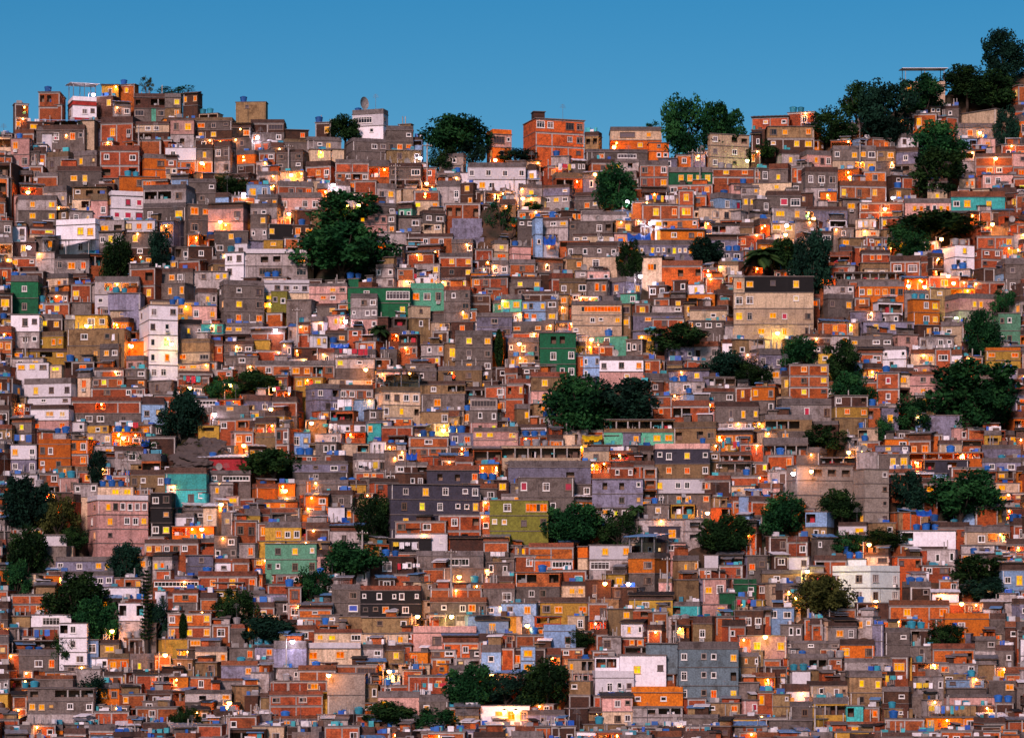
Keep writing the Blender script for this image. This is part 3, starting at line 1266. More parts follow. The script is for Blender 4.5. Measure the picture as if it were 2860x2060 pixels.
# ---------------------------------------------------------------- mesh builder
class Mesh:
    def __init__(s):
        s.v, s.f, s.m, s.r, s.names = [], [], [], [], []
        s.rnd = 0.0

    def mat(s, name):
        if name not in s.names:
            s.names.append(name)
        return s.names.index(name)

    def face(s, pts, mat):
        n = len(s.v)
        s.v.extend(tuple(p) for p in pts)
        s.f.append(tuple(range(n, n + len(pts))))
        s.m.append(s.mat(mat))
        s.r.append(s.rnd)

    def box(s, x0, y0, z0, x1, y1, z1, mat):
        p = [(x0, y0, z0), (x1, y0, z0), (x1, y1, z0), (x0, y1, z0), (x0, y0, z1), (x1, y0, z1), (x1, y1, z1), (x0, y1, z1)]
        n = len(s.v)
        s.v.extend(p)
        k = s.mat(mat)
        for q in ((0, 3, 2, 1), (4, 5, 6, 7), (0, 1, 5, 4), (1, 2, 6, 5), (2, 3, 7, 6), (3, 0, 4, 7)):
            s.f.append(tuple(n + i for i in q)); s.m.append(k); s.r.append(s.rnd)

    def tube(s, pts, rads, mat, n=7):
        base = len(s.v)
        k = s.mat(mat)
        for i, (p, r) in enumerate(zip(pts, rads)):
            p = Vector(p)
            d = (Vector(pts[min(i + 1, len(pts) - 1)]) - Vector(pts[max(i - 1, 0)])).normalized()
            a = d.orthogonal().normalized()
            b = d.cross(a)
            for j in range(n):
                t = 2 * math.pi * j / n
                s.v.append(tuple(p + (a * math.cos(t) + b * math.sin(t)) * r))
        for i in range(len(pts) - 1):
            for j in range(n):
                s.f.append((base + i * n + j, base + i * n + (j + 1) % n, base + (i + 1) * n + (j + 1) % n, base + (i + 1) * n + j))
                s.m.append(k); s.r.append(s.rnd)
        for e in (0, len(pts) - 1):
            s.f.append(tuple(base + e * n + j for j in range(n))); s.m.append(k); s.r.append(s.rnd)

    def lathe(s, prof, mat, c=(0, 0, 0), n=14):
        s.tube([(c[0], c[1], c[2] + z) for r, z in prof], [r for r, z in prof], mat, n)

    def add(s, o, M):
        n = len(s.v)
        s.v.extend(tuple(M @ Vector(p)) for p in o.v)
        idx = [s.mat(x) for x in o.names]
        for f, m, r in zip(o.f, o.m, o.r):
            s.f.append(tuple(n + i for i in f)); s.m.append(idx[m]); s.r.append(r if s.rnd == 0 else s.rnd)

    def data(s, name):
        me = bpy.data.meshes.new(name)
        me.from_pydata(s.v, [], s.f)
        for x in s.names:
            me.materials.append(MATS[x])
        me.polygons.foreach_set('material_index', s.m)
        a = me.attributes.new('rnd', 'FLOAT', 'FACE')
        a.data.foreach_set('value', s.r)
        me.update()
        return me


def link(name, data, parent=None, loc=(0, 0, 0), rz=0.0):
    o = bpy.data.objects.new(name, data)
    COL.objects.link(o)
    o.location = loc
    o.rotation_euler = (0, 0, rz)
    if parent:
        o.parent = parent
    return o


def tag(o, label=None, cat=None, group=None, kind=None):
    for k, v in (('label', label), ('category', cat), ('group', group), ('kind', kind)):
        if v:
            o[k] = v
    return o


# ---------------------------------------------------------------- windows (shared meshes)
WIN = {}


def window_meshes(w, h, style):
    w, h = max(.3, round(w, 1)), max(.3, round(h, 1))
    key = (w, h, style)
    if key in WIN:
        return WIN[key]
    fr, pn = Mesh(), Mesh()
    t, u = .085, .05
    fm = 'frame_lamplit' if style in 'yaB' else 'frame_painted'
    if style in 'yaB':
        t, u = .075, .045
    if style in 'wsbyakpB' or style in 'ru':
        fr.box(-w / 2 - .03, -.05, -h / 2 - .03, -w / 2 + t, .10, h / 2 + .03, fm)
        fr.box(w / 2 - t, -.05, -h / 2 - .03, w / 2 + .03, .10, h / 2 + .03, fm)
        fr.box(-w / 2 + t, -.048, h / 2 - t, w / 2 - t, .10, h / 2 + .03, fm)
        fr.box(-w / 2 + t, -.048, -h / 2 - .03, w / 2 - t, .10, -h / 2 + t, fm)
        fr.box(-w / 2 - .09, -.13, -h / 2 - .10, w / 2 + .09, .05, -h / 2 - .032, fm)   # sill
        n = max(1, int(round(w / .52))) if style not in 'skru' else 1
        for i in range(1, n):
            x = -w / 2 + w * i / n
            fr.box(x - u / 2, -.03, -h / 2 + t, x + u / 2, .08, h / 2 - t, fm)
        if h > 1.0 and n > 1 and style in 'wyb':
            fr.box(-w / 2 + t, -.026, h * .2 - u / 2, w / 2 - t, .07, h * .2 + u / 2, fm)
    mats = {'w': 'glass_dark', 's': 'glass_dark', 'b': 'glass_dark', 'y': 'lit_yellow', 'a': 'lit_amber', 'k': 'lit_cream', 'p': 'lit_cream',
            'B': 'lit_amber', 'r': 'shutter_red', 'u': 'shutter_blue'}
    pm = mats[style]
    if style in 'yapB' and w > .9:
        n = max(2, int(round(w / .52)))           # one curtain or sash in each light
        r2 = random.Random(int(w * 100 + h * 10 + ord(style)))
        for i in range(n):
            dark = r2.random() < .18 and n > 2
            pn.rnd = r2.random() * .25
            x0, x1 = -w / 2 + w * i / n, -w / 2 + w * (i + 1) / n
            pn.face([(x0, .09, -h / 2), (x1, .09, -h / 2), (x1, .09, h / 2), (x0, .09, h / 2)], 'glass_dark' if dark else pm)
    elif style in 'ru':
        pn.box(-w / 2 + .05, -.02, -h / 2 + .05, w / 2 - .05, .06, h / 2 - .05, pm)
    else:
        pn.face([(-w / 2, .09, -h / 2), (w / 2, .09, -h / 2), (w / 2, .09, h / 2), (-w / 2, .09, h / 2)], pm)
        if style == 'w' and w > .8:               # half-drawn pale curtain
            r2 = random.Random(int(w * 37 + h * 11))
            x0 = -w / 2 if r2.random() < .5 else 0.02
            pn.face([(x0, .086, -h / 2), (x0 + w * .3, .086, -h / 2), (x0 + w * .3, .086, h / 2), (x0, .086, h / 2)], 'interior')
    WIN[key] = (fr, pn, fr.data('window_frame') if fr.f else None, pn.data('window_pane'))
    return WIN[key]


def door_mesh(w, h):
    key = (round(w, 1), round(h, 1), 'd')
    if key not in WIN:
        d = Mesh()
        w, h = key[0], key[1]
        d.box(-w / 2, .0, -h / 2, w / 2, .07, h / 2, 'door_wood')
        d.box(-w / 2 - .06, -.03, -h / 2, -w / 2, .1, h / 2 + .06, 'frame_white')
        d.box(w / 2, -.03, -h / 2, w / 2 + .06, .1, h / 2 + .06, 'frame_white')
        d.box(-w / 2, -.03, h / 2, w / 2, .1, h / 2 + .06, 'frame_white')
        d.box(w / 2 - .18, -.05, -.05, w / 2 - .1, 0, .03, 'grey_metal')
        WIN[key] = (d, None, d.data('door'), None)
    return WIN[key]


def facade(mesh, P, U, N, w, z0, z1, holes, mat):
    """wall sheet from P along U (outward normal N) with real openings; each hole = (x0,z0,x1,z1,recess,insidemat)"""
    xs = sorted({0.0, w, *[h[0] for h in holes], *[h[2] for h in holes]})
    zs = sorted({z0, z1, *[h[1] for h in holes], *[h[3] for h in holes]})

    def p(x, z, d=0.0):
        q = P + U * x - N * d
        return (q.x, q.y, z)
    for a, b in zip(xs, xs[1:]):
        for c, d in zip(zs, zs[1:]):
            mx, mz = (a + b) / 2, (c + d) / 2
            if any(h[0] < mx < h[2] and h[1] < mz < h[3] for h in holes):
                continue
            mesh.face([p(a, c), p(b, c), p(b, d), p(a, d)], mat)
    for x0, c, x1, d, rec, im in holes:
        rm = im or mat
        mesh.face([p(x0, c), p(x0, d), p(x0, d, rec), p(x0, c, rec)], rm)
        mesh.face([p(x1, c), p(x1, c, rec), p(x1, d, rec), p(x1, d)], rm)
        mesh.face([p(x0, d), p(x1, d), p(x1, d, rec), p(x0, d, rec)], rm)
        mesh.face([p(x0, c), p(x0, c, rec), p(x1, c, rec), p(x1, c)], rm)
        if im:
            mesh.face([p(x0, c, rec), p(x1, c, rec), p(x1, d, rec), p(x0, d, rec)], im)


LIGHTS = []                        # (world position, colour key, watts)


class House:
    pass


def parse(txt):
    out, T = [], None
    for line in txt.strip().splitlines():
        q = line.split()
        if q[0][0] == '@':
            T = TILES[q[0][1]]
            continue
        h = House()
        x0, y0, x1, y1 = (float(a) for a in q[:4])
        h.x0, h.x1 = T[0] + x0 / T[2], T[0] + x1 / T[2]
        h.y0, h.y1 = T[1] + y0 / T[2], T[1] + y1 / T[2]
        h.bands, h.win = q[4], q[5] if len(q) > 5 else ''
        h.side, h.tanks, h.name, h.flags, h.sidewin = 0.0, 0, None, '', ''
        for o in q[6:]:
            if o[0] == 's':
                a = o[1:].split('|')
                h.side = float(a[0]) / 100
                h.sidewin = a[1] if len(a) > 1 else ''
            elif o[0] == 't':
                h.tanks = int(o[1:])
            elif o[:2] == 'n=':
                h.name = o[2:].replace('_', ' ')
            else:
                h.flags += o
        h.manual = True
        out.append(h)
    return out


def setup(h):
    """size and pose in metres"""
    Y = depth(h.y1)
    k = Y / F
    h.H = (h.y1 - h.y0) * k
    W = (h.x1 - h.x0) * k
    room = depth(h.y0) - Y
    dmax = min(8.0, max(2.2, room * .95))
    s = h.side
    if s == 0:
        h.th, h.w, h.d = 0.0, W, dmax
        h.C = at(h.x0, h.y1, Y)
        h.rz = 0.0 if h.name else (h.x0 * 7.77 % 1 - .5) * .36
    else:
        a = abs(s)
        dm = min(9.0, max(3.0, room))
        sn = min(.72, max(.30, a * W / dm))
        th = math.asin(sn)
        h.w = (1 - a) * W / math.cos(th)
        h.d = a * W / sn
        xc = h.x0 + a * (h.x1 - h.x0) if s < 0 else h.x1 - a * (h.x1 - h.x0)
        Cn = at(xc, h.y1, Y)
        if s < 0:
            h.rz, h.C = th, Cn
        else:
            h.rz = -th
            h.C = Cn - Vector((math.cos(-th), math.sin(-th), 0)) * h.w
    h.Y = Y
    h.M = Matrix.Translation(h.C) @ Matrix.Rotation(h.rz, 4, 'Z')


def fill_rows(h, r):
    caps = [c for c in h.bands if c.isupper()]
    rows = h.win.split('/') if h.win else []
    while len(rows) < len(caps):
        n = max(1, int((h.w) / 2.4))
        rows.append(''.join(r.choice('ww.ysw.ao') for _ in range(n)))
    h.rows = rows[:len(caps)]
    h.nlit = sum(len([c for c in q if c in 'yakpBV']) for q in h.rows)


def spans(row):
    """'bb' and 'vvv' are one wide opening"""
    out, i = [], 0
    while i < len(row):
        j = i + 1
        if row[i] in 'bBvV':
            while j < len(row) and row[j] == row[i]:
                j += 1
        out.append((i, j, row[i]))
        i = j
    return out


def build_house(h, sink, r):
    """sink(part, mesh, parentkey) takes each part in the house's own frame; window copies go through sink.win"""
    w, d = h.w, h.d
    X, Yv, Z = Vector((1, 0, 0)), Vector((0, 1, 0)), Vector((0, 0, 1))
    wt = [(1.0 if c.isupper() else .36) for c in h.bands]
    tot = sum(wt)
    z = h.H
    ci = 0
    rv = r.random()
    nb = len(h.bands)
    for bi, c in enumerate(h.bands):
        hb = h.H * wt[bi] / tot
        z1, z0 = z, z - hb
        z = z0
        last = bi == nb - 1
        zb = z0 - (5.0 if last else 0.0)
        mk = WM.get(c, WM[c.upper()])
        m = Mesh(); m.rnd = rv if c.upper() in h.bands[:bi].upper() or bi == 0 else r.random()
        top_exposed = bi == 0
        if c.islower():
            t = .14
            P = [Vector((0, 0, 0)), Vector((w, 0, 0)), Vector((w, d, 0)), Vector((0, d, 0))]
            for i in range(4):
                a, b2 = P[i], P[(i + 1) % 4]
                m.face([(a.x, a.y, z0), (b2.x, b2.y, z0), (b2.x, b2.y, z1), (a.x, a.y, z1)], mk)
            Q = [(t, t), (w - t, t), (w - t, d - t), (t, d - t)]
            for i in range(4):
                a, b2 = Q[i], Q[(i + 1) % 4]
                m.face([(b2[0], b2[1], z0 + .03), (a[0], a[1], z0 + .03), (a[0], a[1], z1), (b2[0], b2[1], z1)], mk)
                pa, pb = P[i], P[(i + 1) % 4]
                m.face([(pa.x, pa.y, z1), (pb.x, pb.y, z1), (b2[0], b2[1], z1), (a[0], a[1], z1)], mk)
            sink('parapet', m)
            if not top_exposed or True:
                s = Mesh(); s.rnd = r.random()
                s.box(-.12, -r.uniform(.03, .2), z0 - .07, w + .12, d + .05, z0 + .03, 'slab_concrete')
                sink('roof' if top_exposed else 'floor_slab', s)
            continue
        row = h.rows[ci]; ci += 1
        holes, wins, extra = [], [], []
        n = max(1, len(row))
        sw = w / n
        for i, j, ch in spans(row):
            cx = (i + j) / 2 * sw
            full = (j - i) * sw
            if ch == '.':
                continue
            jit = r.uniform(-.04, .04) * hb
            if ch in 'wyapru':
                ww, wh = min(full * .6, r.choice((.8, .95, 1.1, 1.3, 1.5))), min(hb * .46, r.choice((.95, 1.1, 1.2, 1.35)))
                cz = z0 + hb * .54 + jit
            elif ch in 'sk':
                ww, wh = min(full * .5, .75), min(hb * .3, .75)
                cz = z0 + hb * .6 + jit
            elif ch in 'bB':
                ww, wh = max(.6, full - .35), min(hb * .5, 1.45)
                cz = z0 + hb * .54 + jit
            elif ch == 'o':
                ww, wh = min(full * .6, 1.7), min(hb * .46, 1.5)
                cz = z0 + hb * .52 + jit
            elif ch == 'd':
                ww, wh = min(full * .6, .95), hb * .74
                cz = z0 + wh / 2 + .03
            else:
                ww, wh = max(.6, full - .22), hb * .56
                cz = z0 + hb * .58
            if ww < .32 or wh < .3:
                continue
            x0, x1 = cx - ww / 2, cx + ww / 2
            if ch in 'ovV':
                rec = min(d * .6, 2.0 if ch != 'o' else .9)
                holes.append((x0, cz - wh / 2, x1, cz + wh / 2, rec, 'interior' if ch != 'V' else mk))
                if ch in 'vV':
                    extra.append((x0, x1, cz - wh / 2, cz + wh / 2, ch, j - i, rec))
            else:
                qw, qh = max(.3, round(ww, 1)), max(.3, round(wh, 1))
                holes.append((cx - qw / 2, cz - qh / 2, cx + qw / 2, cz + qh / 2, .12, None))
                wins.append((cx, cz, qw, qh, ch))
        facade(m, Vector((0, 0, 0)), X, -Yv, w, zb, z1, holes, mk)
        # side walls; the visible one has windows
        swins = []
        for sd in (-1, 1):
            P, U, N = (Vector((0, d, 0)), -Yv, -X) if sd < 0 else (Vector((w, 0, 0)), Yv, X)
            sh = []
            if h.side * sd > 0 or (h.side == 0 and r.random() < .2):
                srow = ''
                if h.sidewin:
                    q = h.sidewin.split('/')
                    srow = q[ci - 1] if ci - 1 < len(q) else ''
                elif d > 2.5:
                    srow = r.choice(('.s', 'w', '..', 's.', '.', '.y', '.'))
                if srow:
                    s2 = d / len(srow)
                    for i, ch in enumerate(srow):
                        if ch == '.':
                            continue
                        qw = round(min(s2 * .55, .75 if ch == 's' else 1.25), 1)
                        qh = round(min(hb * (.3 if ch == 's' else .45), .8 if ch == 's' else 1.3), 1)
                        if qw < .3 or qh < .3:
                            continue
                        cx, cz = (i + .5) * s2, z0 + hb * .55
                        sh.append((cx - qw / 2, cz - qh / 2, cx + qw / 2, cz + qh / 2, .12, None))
                        swins.append((P + U * cx, cz, qw, qh, ch, math.pi / 2 * sd))
            facade(m, P, U, N, d, zb, z1, sh, mk)
        m.face([(w, d, zb), (0, d, zb), (0, d, z1), (w, d, z1)], mk)
        sink('wall', m)
        for cx, cz, qw, qh, ch in wins:
            sink.window(cx, 0, cz, qw, qh, ch, 0.0, r)
        for p, cz, qw, qh, ch, a in swins:
            sink.window(p.x, p.y, cz, qw, qh, ch, a, r)
        for x0, x1, c0, c1, ch, nn, rec in extra:
            for i in range(1, nn):
                rl = Mesh(); rl.rnd = r.random()
                xx = x0 + (x1 - x0) * i / nn
                rl.box(xx - .1, .03, c0, xx + .1, .25, c1, 'concrete_post')
                sink('column', rl)
            for _ in range(max(1, int((x1 - x0) / 1.2))):
                it = Mesh()                 # furniture seen inside the veranda
                it.rnd = r.random()
                xx = r.uniform(x0 + .1, max(x0 + .15, x1 - .6))
                bw, bh = r.uniform(.3, .8), r.uniform(.25, .8) * (c1 - c0)
                it.box(xx, rec * .55, c0, min(xx + bw, x1 - .03), rec * .85, c0 + bh, r.choice(('door_wood', 'cloth_white', 'cloth_teal', 'interior', 'cloth_red', 'grey_metal')))
                sink('furniture', it)
            if ch == 'V':
                bx, by, bz = (x0 + x1) / 2 + r.uniform(-.3, .3) * (x1 - x0), rec * .35, c1 - .22
                bl = Mesh()
                bl.lathe([(.02, .2), (.09, .14), (.12, .03), (.09, -.07), (.02, -.1)], 'bulb_amber', (bx, by, bz), 8)
                sink('light_bulb', bl)
                LIGHTS.append((h.M @ Vector((bx, by - .05, bz - .34)), 'o', min(70, 16 + 14 * (x1 - x0) * (c1 - c0))))
        # concrete skeleton shows on bare brick
        if c in 'BX' or (c == 'D' and r.random() < .4):
            fr = Mesh(); fr.rnd = r.random()
            nc = max(1, int(round(w / 3.2)))
            hl = [(a - .12, b2 + .12) for a, _, b2, _, _, _ in holes]
            for i in range(nc + 1):
                xx = min(max(w * i / nc, .1), w - .1)
                if any(a < xx < b2 for a, b2 in hl):
                    continue
                fr.box(xx - .1, -.025, z0 + .03, xx + .1, .05, z1 - .08, 'concrete_post')
            if fr.f:
                fr.box(.06, -.022, z1 - .30, w - .06, .05, z1 - .079, 'concrete_post')
                sink('concrete_frame', fr)
        s = Mesh(); s.rnd = r.random()
        if top_exposed:
            s.box(-.14, -r.uniform(.04, .28), z1 - .05, w + .14, d + .05, z1 + r.uniform(.05, .1), 'slab_concrete')
            sink('roof', s)
        elif h.bands[bi - 1].isupper():
            s.box(-.06, -.12, z1 - .05, w + .06, d + .04, z1 + .05, 'slab_concrete')
            sink('floor_slab', s)
        # small outside fittings
        if h.root is None and h.seen and r.random() < .13:
            bx = r.uniform(.3, max(.4, w - .3))
            bl = Mesh()
            bl.lathe([(.02, .14), (.09, .1), (.13, 0), (.09, -.1), (.02, -.13)], 'bulb_amber', (bx, -.34, z1 - .34), 8)
            bl.tube([(bx, 0, z1 - .2), (bx, -.34, z1 - .16)], [.025, .025], 'grey_metal', 5)
            sink('bulb', bl)
            LIGHTS.append((h.M @ Vector((bx, -.40, z1 - .62)), 'o', r.uniform(8, 22)))
        if r.random() < .28 and wins:
            cx, cz, qw, qh, ch = r.choice(wins)
            if ch in 'wya' and cz - qh / 2 - .65 > z0 + .05:
                ac = Mesh(); ac.rnd = r.random()
                zz = cz - qh / 2 - .62
                ac.box(cx - .32, -.38, zz, cx + .32, -.002, zz + .44, 'frame_white')
                ac.box(cx - .26, -.395, zz + .06, cx + .26, -.381, zz + .38, 'grey_metal')
                sink('air_conditioner', ac)
        if r.random() < .22:
            xx = r.choice((.22, w - .22))
            pp = Mesh(); pp.rnd = r.random()
            pp.tube([(xx, -.06, z1 - .1), (xx, -.06, z0 + .02)], [.05, .05], 'frame_white', 6)
            sink('drain_pipe', pp)
    # what stands up above the roof line
    if 'c' in h.flags:
        cp = Mesh(); cp.rnd = r.random()
        hh = 2.3
        for xx in (.15, w / 2, w - .15):
            cp.box(xx - .06, .2, h.H - .1, xx + .06, .32, h.H + hh, 'grey_metal')
            cp.box(xx - .06, d - .4, h.H - .1, xx + .06, d - .28, h.H + hh + .5, 'grey_metal')
        mt = h.cmat
        cp.face([(-.5, -.5, h.H + hh), (w + .5, -.5, h.H + hh), (w + .5, d + .2, h.H + hh + .55), (-.5, d + .2, h.H + hh + .55)], mt)
        cp.face([(-.5, -.5, h.H + hh + .09), (w + .5, -.5, h.H + hh + .09), (w + .5, d + .2, h.H + hh + .64), (-.5, d + .2, h.H + hh + .64)], mt)
        cp.face([(-.5, -.5, h.H + hh), (w + .5, -.5, h.H + hh), (w + .5, -.5, h.H + hh + .09), (-.5, -.5, h.H + hh + .09)], mt)
        sink('canopy', cp)
    elif 'p' in h.flags:
        cp = Mesh(); cp.rnd = r.random()
        nn = max(3, int(w / .35))
        zt = h.H + .12
        for i in range(nn):                # corrugated sheet on low joists
            a, b2 = -.25 + (w + .5) * i / nn, -.25 + (w + .5) * (i + 1) / nn
            dz = .05 if i % 2 else 0
            cp.face([(a, -.45, zt + dz), (b2, -.45, zt + .05 - dz), (b2, d * .8, zt + .5 + .05 - dz), (a, d * .8, zt + .5 + dz)], h.cmat)
        cp.box(-.2, -.4, zt - .12, w + .2, -.32, zt - .01, 'wood_pole')
        cp.box(0, d * .78, h.H, w, d * .8, zt + .46, h.cmat)
        sink('tin_roof', cp)
    if 'q' in h.flags:
        for _ in range(r.randint(2, 5)):
            cp = Mesh(); cp.rnd = r.random()
            xx, yy = r.uniform(.1, max(.2, w - .1)), r.uniform(.1, d - .2)
            cp.box(xx - .07, yy - .07, h.H, xx + .07, yy + .07, h.H + r.uniform(.6, 1.6), 'concrete_post')
            sink('column_stub', cp)
    if 'x' in h.flags and w > 2.2:
        for _ in range(r.randint(1, 2)):
            cp = Mesh(); cp.rnd = r.random()
            a = r.uniform(.1, w * .6)
            wd_ = min(r.uniform(.9, 2.6), w - a - .1)
            y0, y1_ = min(.6, d * .3), min(d - .1, 2.4)
            ht = r.uniform(.55, 1.15)
            cp.box(a, y0, h.H - .3, a + wd_, y1_, h.H + ht, r.choice((WM['B'], WM['D'], WM['G'], WM['L'], WM['H'], WM['X'])))
            k_ = r.choice(('tin_roof', 'tin_roof_blue', 'tin_roof_white', 'slab_concrete', 'tin_roof_black'))
            cp.face([(a - .2, y0 - .35, h.H + ht + .02), (a + wd_ + .2, y0 - .35, h.H + ht + .02), (a + wd_ + .2, y1_, h.H + ht + .3), (a - .2, y1_, h.H + ht + .3)], k_)
            cp.face([(a - .2, y0 - .35, h.H + ht + .09), (a + wd_ + .2, y0 - .35, h.H + ht + .09), (a + wd_ + .2, y1_, h.H + ht + .37), (a - .2, y1_, h.H + ht + .37)], k_)
            cp.face([(a - .2, y0 - .35, h.H + ht + .02), (a + wd_ + .2, y0 - .35, h.H + ht + .02), (a + wd_ + .2, y0 - .35, h.H + ht + .09), (a - .2, y0 - .35, h.H + ht + .09)], k_)
            sink('roof_hut', cp)
    if 'z' in h.flags:                         # odds and ends kept on the roof (small houses only)
        cp = Mesh()
        for _ in range(r.randint(2, 6)):
            cp.rnd = r.random()
            a, ht, wd_ = r.uniform(.1, max(.2, w - .7)), r.uniform(.25, .8), r.uniform(.3, 1.1)
            yy = r.uniform(.1, min(d * .6, 1.5))
            cp.box(a, yy, h.H - .2, min(w - .05, a + wd_), yy + .5, h.H + ht, r.choice(('cloth_white', 'tin_roof_white', 'tank_blue', 'tank_teal', 'tank_grey', 'door_wood', 'tarp_blue', 'concrete_post', 'cloth_teal')))
        sink('roof_store', cp)
    if 'a' in h.flags:
        cp = Mesh()
        xx, yy = w * r.uniform(.2, .8), d * .4
        hh = r.uniform(2.0, 3.6)
        cp.tube([(xx, yy, h.H - .1), (xx, yy, h.H + hh)], [.035, .025], 'grey_metal', 5)
        for k in range(5):
            zz = h.H + hh - .15 - k * .14
            l = .35 + .06 * k
            cp.box(xx - l, yy - .012, zz, xx + l, yy + .012, zz + .025, 'grey_metal')
        sink('aerial', cp)


class ObjSink:
    def __init__(s, root):
        s.root, s.parts = root, 0

    def __call__(s, part, mesh):
        if mesh.f:
            link(part, mesh.data(part), s.root)
            s.parts += 1

    def window(s, x, y, z, w, h, ch, a, r):
        if ch == 'd':
            return link('door', door_mesh(w, h)[2], s.root, (x, y, z), a)
        _, _, fr, pn = window_meshes(w, h, ch)
        f = link('window', fr, s.root, (x, y, z), a)
        link('shutter' if ch in 'ru' else 'pane', pn, f)
        s.parts += 2


class StuffSink:
    def __init__(s, mesh, M):
        s.mesh, s.M = mesh, M

    def __call__(s, part, mesh):
        s.mesh.rnd = 0
        s.mesh.add(mesh, s.M)

    def window(s, x, y, z, w, h, ch, a, r):
        M = s.M @ Matrix.Translation((x, y, z)) @ Matrix.Rotation(a, 4, 'Z')
        e = door_mesh(w, h) if ch == 'd' else window_meshes(w, h, ch)
        s.mesh.rnd = r.random() + .001
        for q in e[:2]:
            if q:
                s.mesh.add(q, M)
        s.mesh.rnd = 0

# ---------------------------------------------------------------- the houses: where each one stands
import numpy as np
K = 2860 / 2268.0                       # the print's pixels -> photo pixels
houses = parse(CATALOG)
r = random.Random(41)
for h in houses:                        # most plots are a little askew to the viewer
    if not h.name and h.side == 0 and r.random() < .5 and h.x1 - h.x0 < 90:
        h.side = r.choice((-1, 1, 1)) * r.uniform(.10, .24)
trees = []
for line in TREES.strip().splitlines():
    a, lab = line.split('|')
    q = a.split()
    trees.append((float(q[0]) * K, float(q[1]) * K, float(q[2]) * K, float(q[3]) * K, q[4], lab))
lamps = [(float(a) * K, float(b) * K, c, d) for a, b, c, d in (q.split() for q in LAMPS.replace('\n', '').split('|'))]

GX, GY, CELL = -160, 100, 4
GW, GH = (3020 + 160) // CELL, (2240 - 100) // CELL
cover = np.zeros((GH, GW), bool)


def cells(x0, y0, x1, y1):
    return slice(max(0, int((y0 - GY) / CELL)), max(0, int((y1 - GY) / CELL))), slice(max(0, int((x0 - GX) / CELL)), max(0, int((x1 - GX) / CELL)))


block = []                              # what a filler may not stand in front of: x0, y0, x1, y1, front row
for h in houses:
    cover[cells(h.x0, h.y0, h.x1, h.y1)] = True
    m_ = 0 if abs(h.side) < .1 else 60
    block.append((h.x0, h.y0, h.x1, h.y1, h.y1 - m_))
for cx, cy, rx, ry, kind, lab in trees:
    if kind in ('cypress', 'conifer', 'palm', 'scrub'):
        if kind != 'scrub':
            block.append((cx - rx * .5, cy - ry * .9, cx + rx * .5, cy + ry, cy + ry * .8))
        continue
    cover[cells(cx - rx * .8, cy - ry * .8, cx + rx * .8, cy + ry * .9)] = True
    block.append((cx - rx * .85, cy - ry * .9, cx + rx * .85, cy + ry, cy + ry * .8))
for cx, cy, c, d in lamps:
    block.append((cx - 5, cy - 8, cx + 5, cy + 8, 0))
ROCK = (455, 1205, 640, 1310)
BANK = (1338, 585, 1432, 700)
for q in (ROCK, BANK, (1250, 605, 1350, 680)):
    cover[cells(*q)] = True
    block.append((*q, q[3]))
block = np.array(block)

FILL_COL = 'BBBBBBBBBBBBBDDDDDDXXXGGGGLLHHCCPVWWUOY'
r = random.Random(23)
y = 330.0
while y < 2225:
    x = -150 + r.uniform(0, 60)
    while x < 3000:
        sc = 1.0 + (y - 1200) / 7000
        wd = r.uniform(42, 96) * sc
        yb = y + r.uniform(-8, 8)
        st = r.choice((1, 2, 2, 3))
        hh = r.uniform(44, 58) * sc * st + r.choice((0, 14, 18)) * sc
        hh = min(hh, wd * 1.35)
        x0, x1, y0 = x, x + wd, yb - hh
        if yb < ridge((x0 + x1) / 2) + 8:
            x += 30
            continue
        y0 = max(y0, ridge((x0 + x1) / 2) - 22)
        b = block
        hit = (b[:, 0] < x1 - 5) & (b[:, 2] > x0 + 5) & (b[:, 4] < yb) & (b[:, 1] < yb)
        if hit.any():
            # keep clear of what stands behind: shorten from the right, else lower the roof
            lo = b[hit, 3].max() - 3
            near = b[hit & (b[:, 0] > x0 + 36)]
            left = b[hit & (b[:, 0] <= x0 + 36)]
            if len(near) and not len(left) and near[:, 0].min() - x0 > 34:
                x1 = near[:, 0].min() + 3
            else:
                y0 = max(y0, lo)
        if x1 - x0 < (yb - y0) * .55:
            y0 = yb - (x1 - x0) / .55
        if yb - y0 < 22:
            x += 9
            continue
        cs = cells(x0, y0, x1, yb)
        sub = cover[cs]
        free = sub.size - sub.sum()
        if free < 14 or free < .16 * sub.size:
            x += 11
            continue
        h = House()
        h.x0, h.x1, h.y0, h.y1 = x0, x1, y0, yb
        n = max(1, int(round((yb - y0) / (52 * sc))))
        c1 = r.choice(FILL_COL)
        c2 = c1 if r.random() < .6 else r.choice(FILL_COL)
        h.bands = (r.choice(('', 'g', 'b', 'd', 'd')) if yb - y0 > 40 and r.random() < .75 else '') + c1 + c2 * (n - 1)
        k = max(1, int(wd / 32))
        rows = []
        for _ in range(n):
            if r.random() < .19:
                rows.append(r.choice(('v' * k, 'v' * k, 'V' * k, 'V' * min(k, 2) + 'w' * max(0, k - 2))))
            else:
                rows.append(''.join(r.choice('wws.oy.aw.sa.wky') for _ in range(k)))
        h.win = '/'.join(rows)
        h.side = 0.0 if r.random() < .45 else r.choice((-1, 1)) * r.uniform(.14, .42)
        h.sidewin, h.tanks, h.name, h.flags = '', 0, None, ''
        h.manual = False
        houses.append(h)
        cover[cs] = True
        x = x1 + r.uniform(-4, 9)
    y += 19

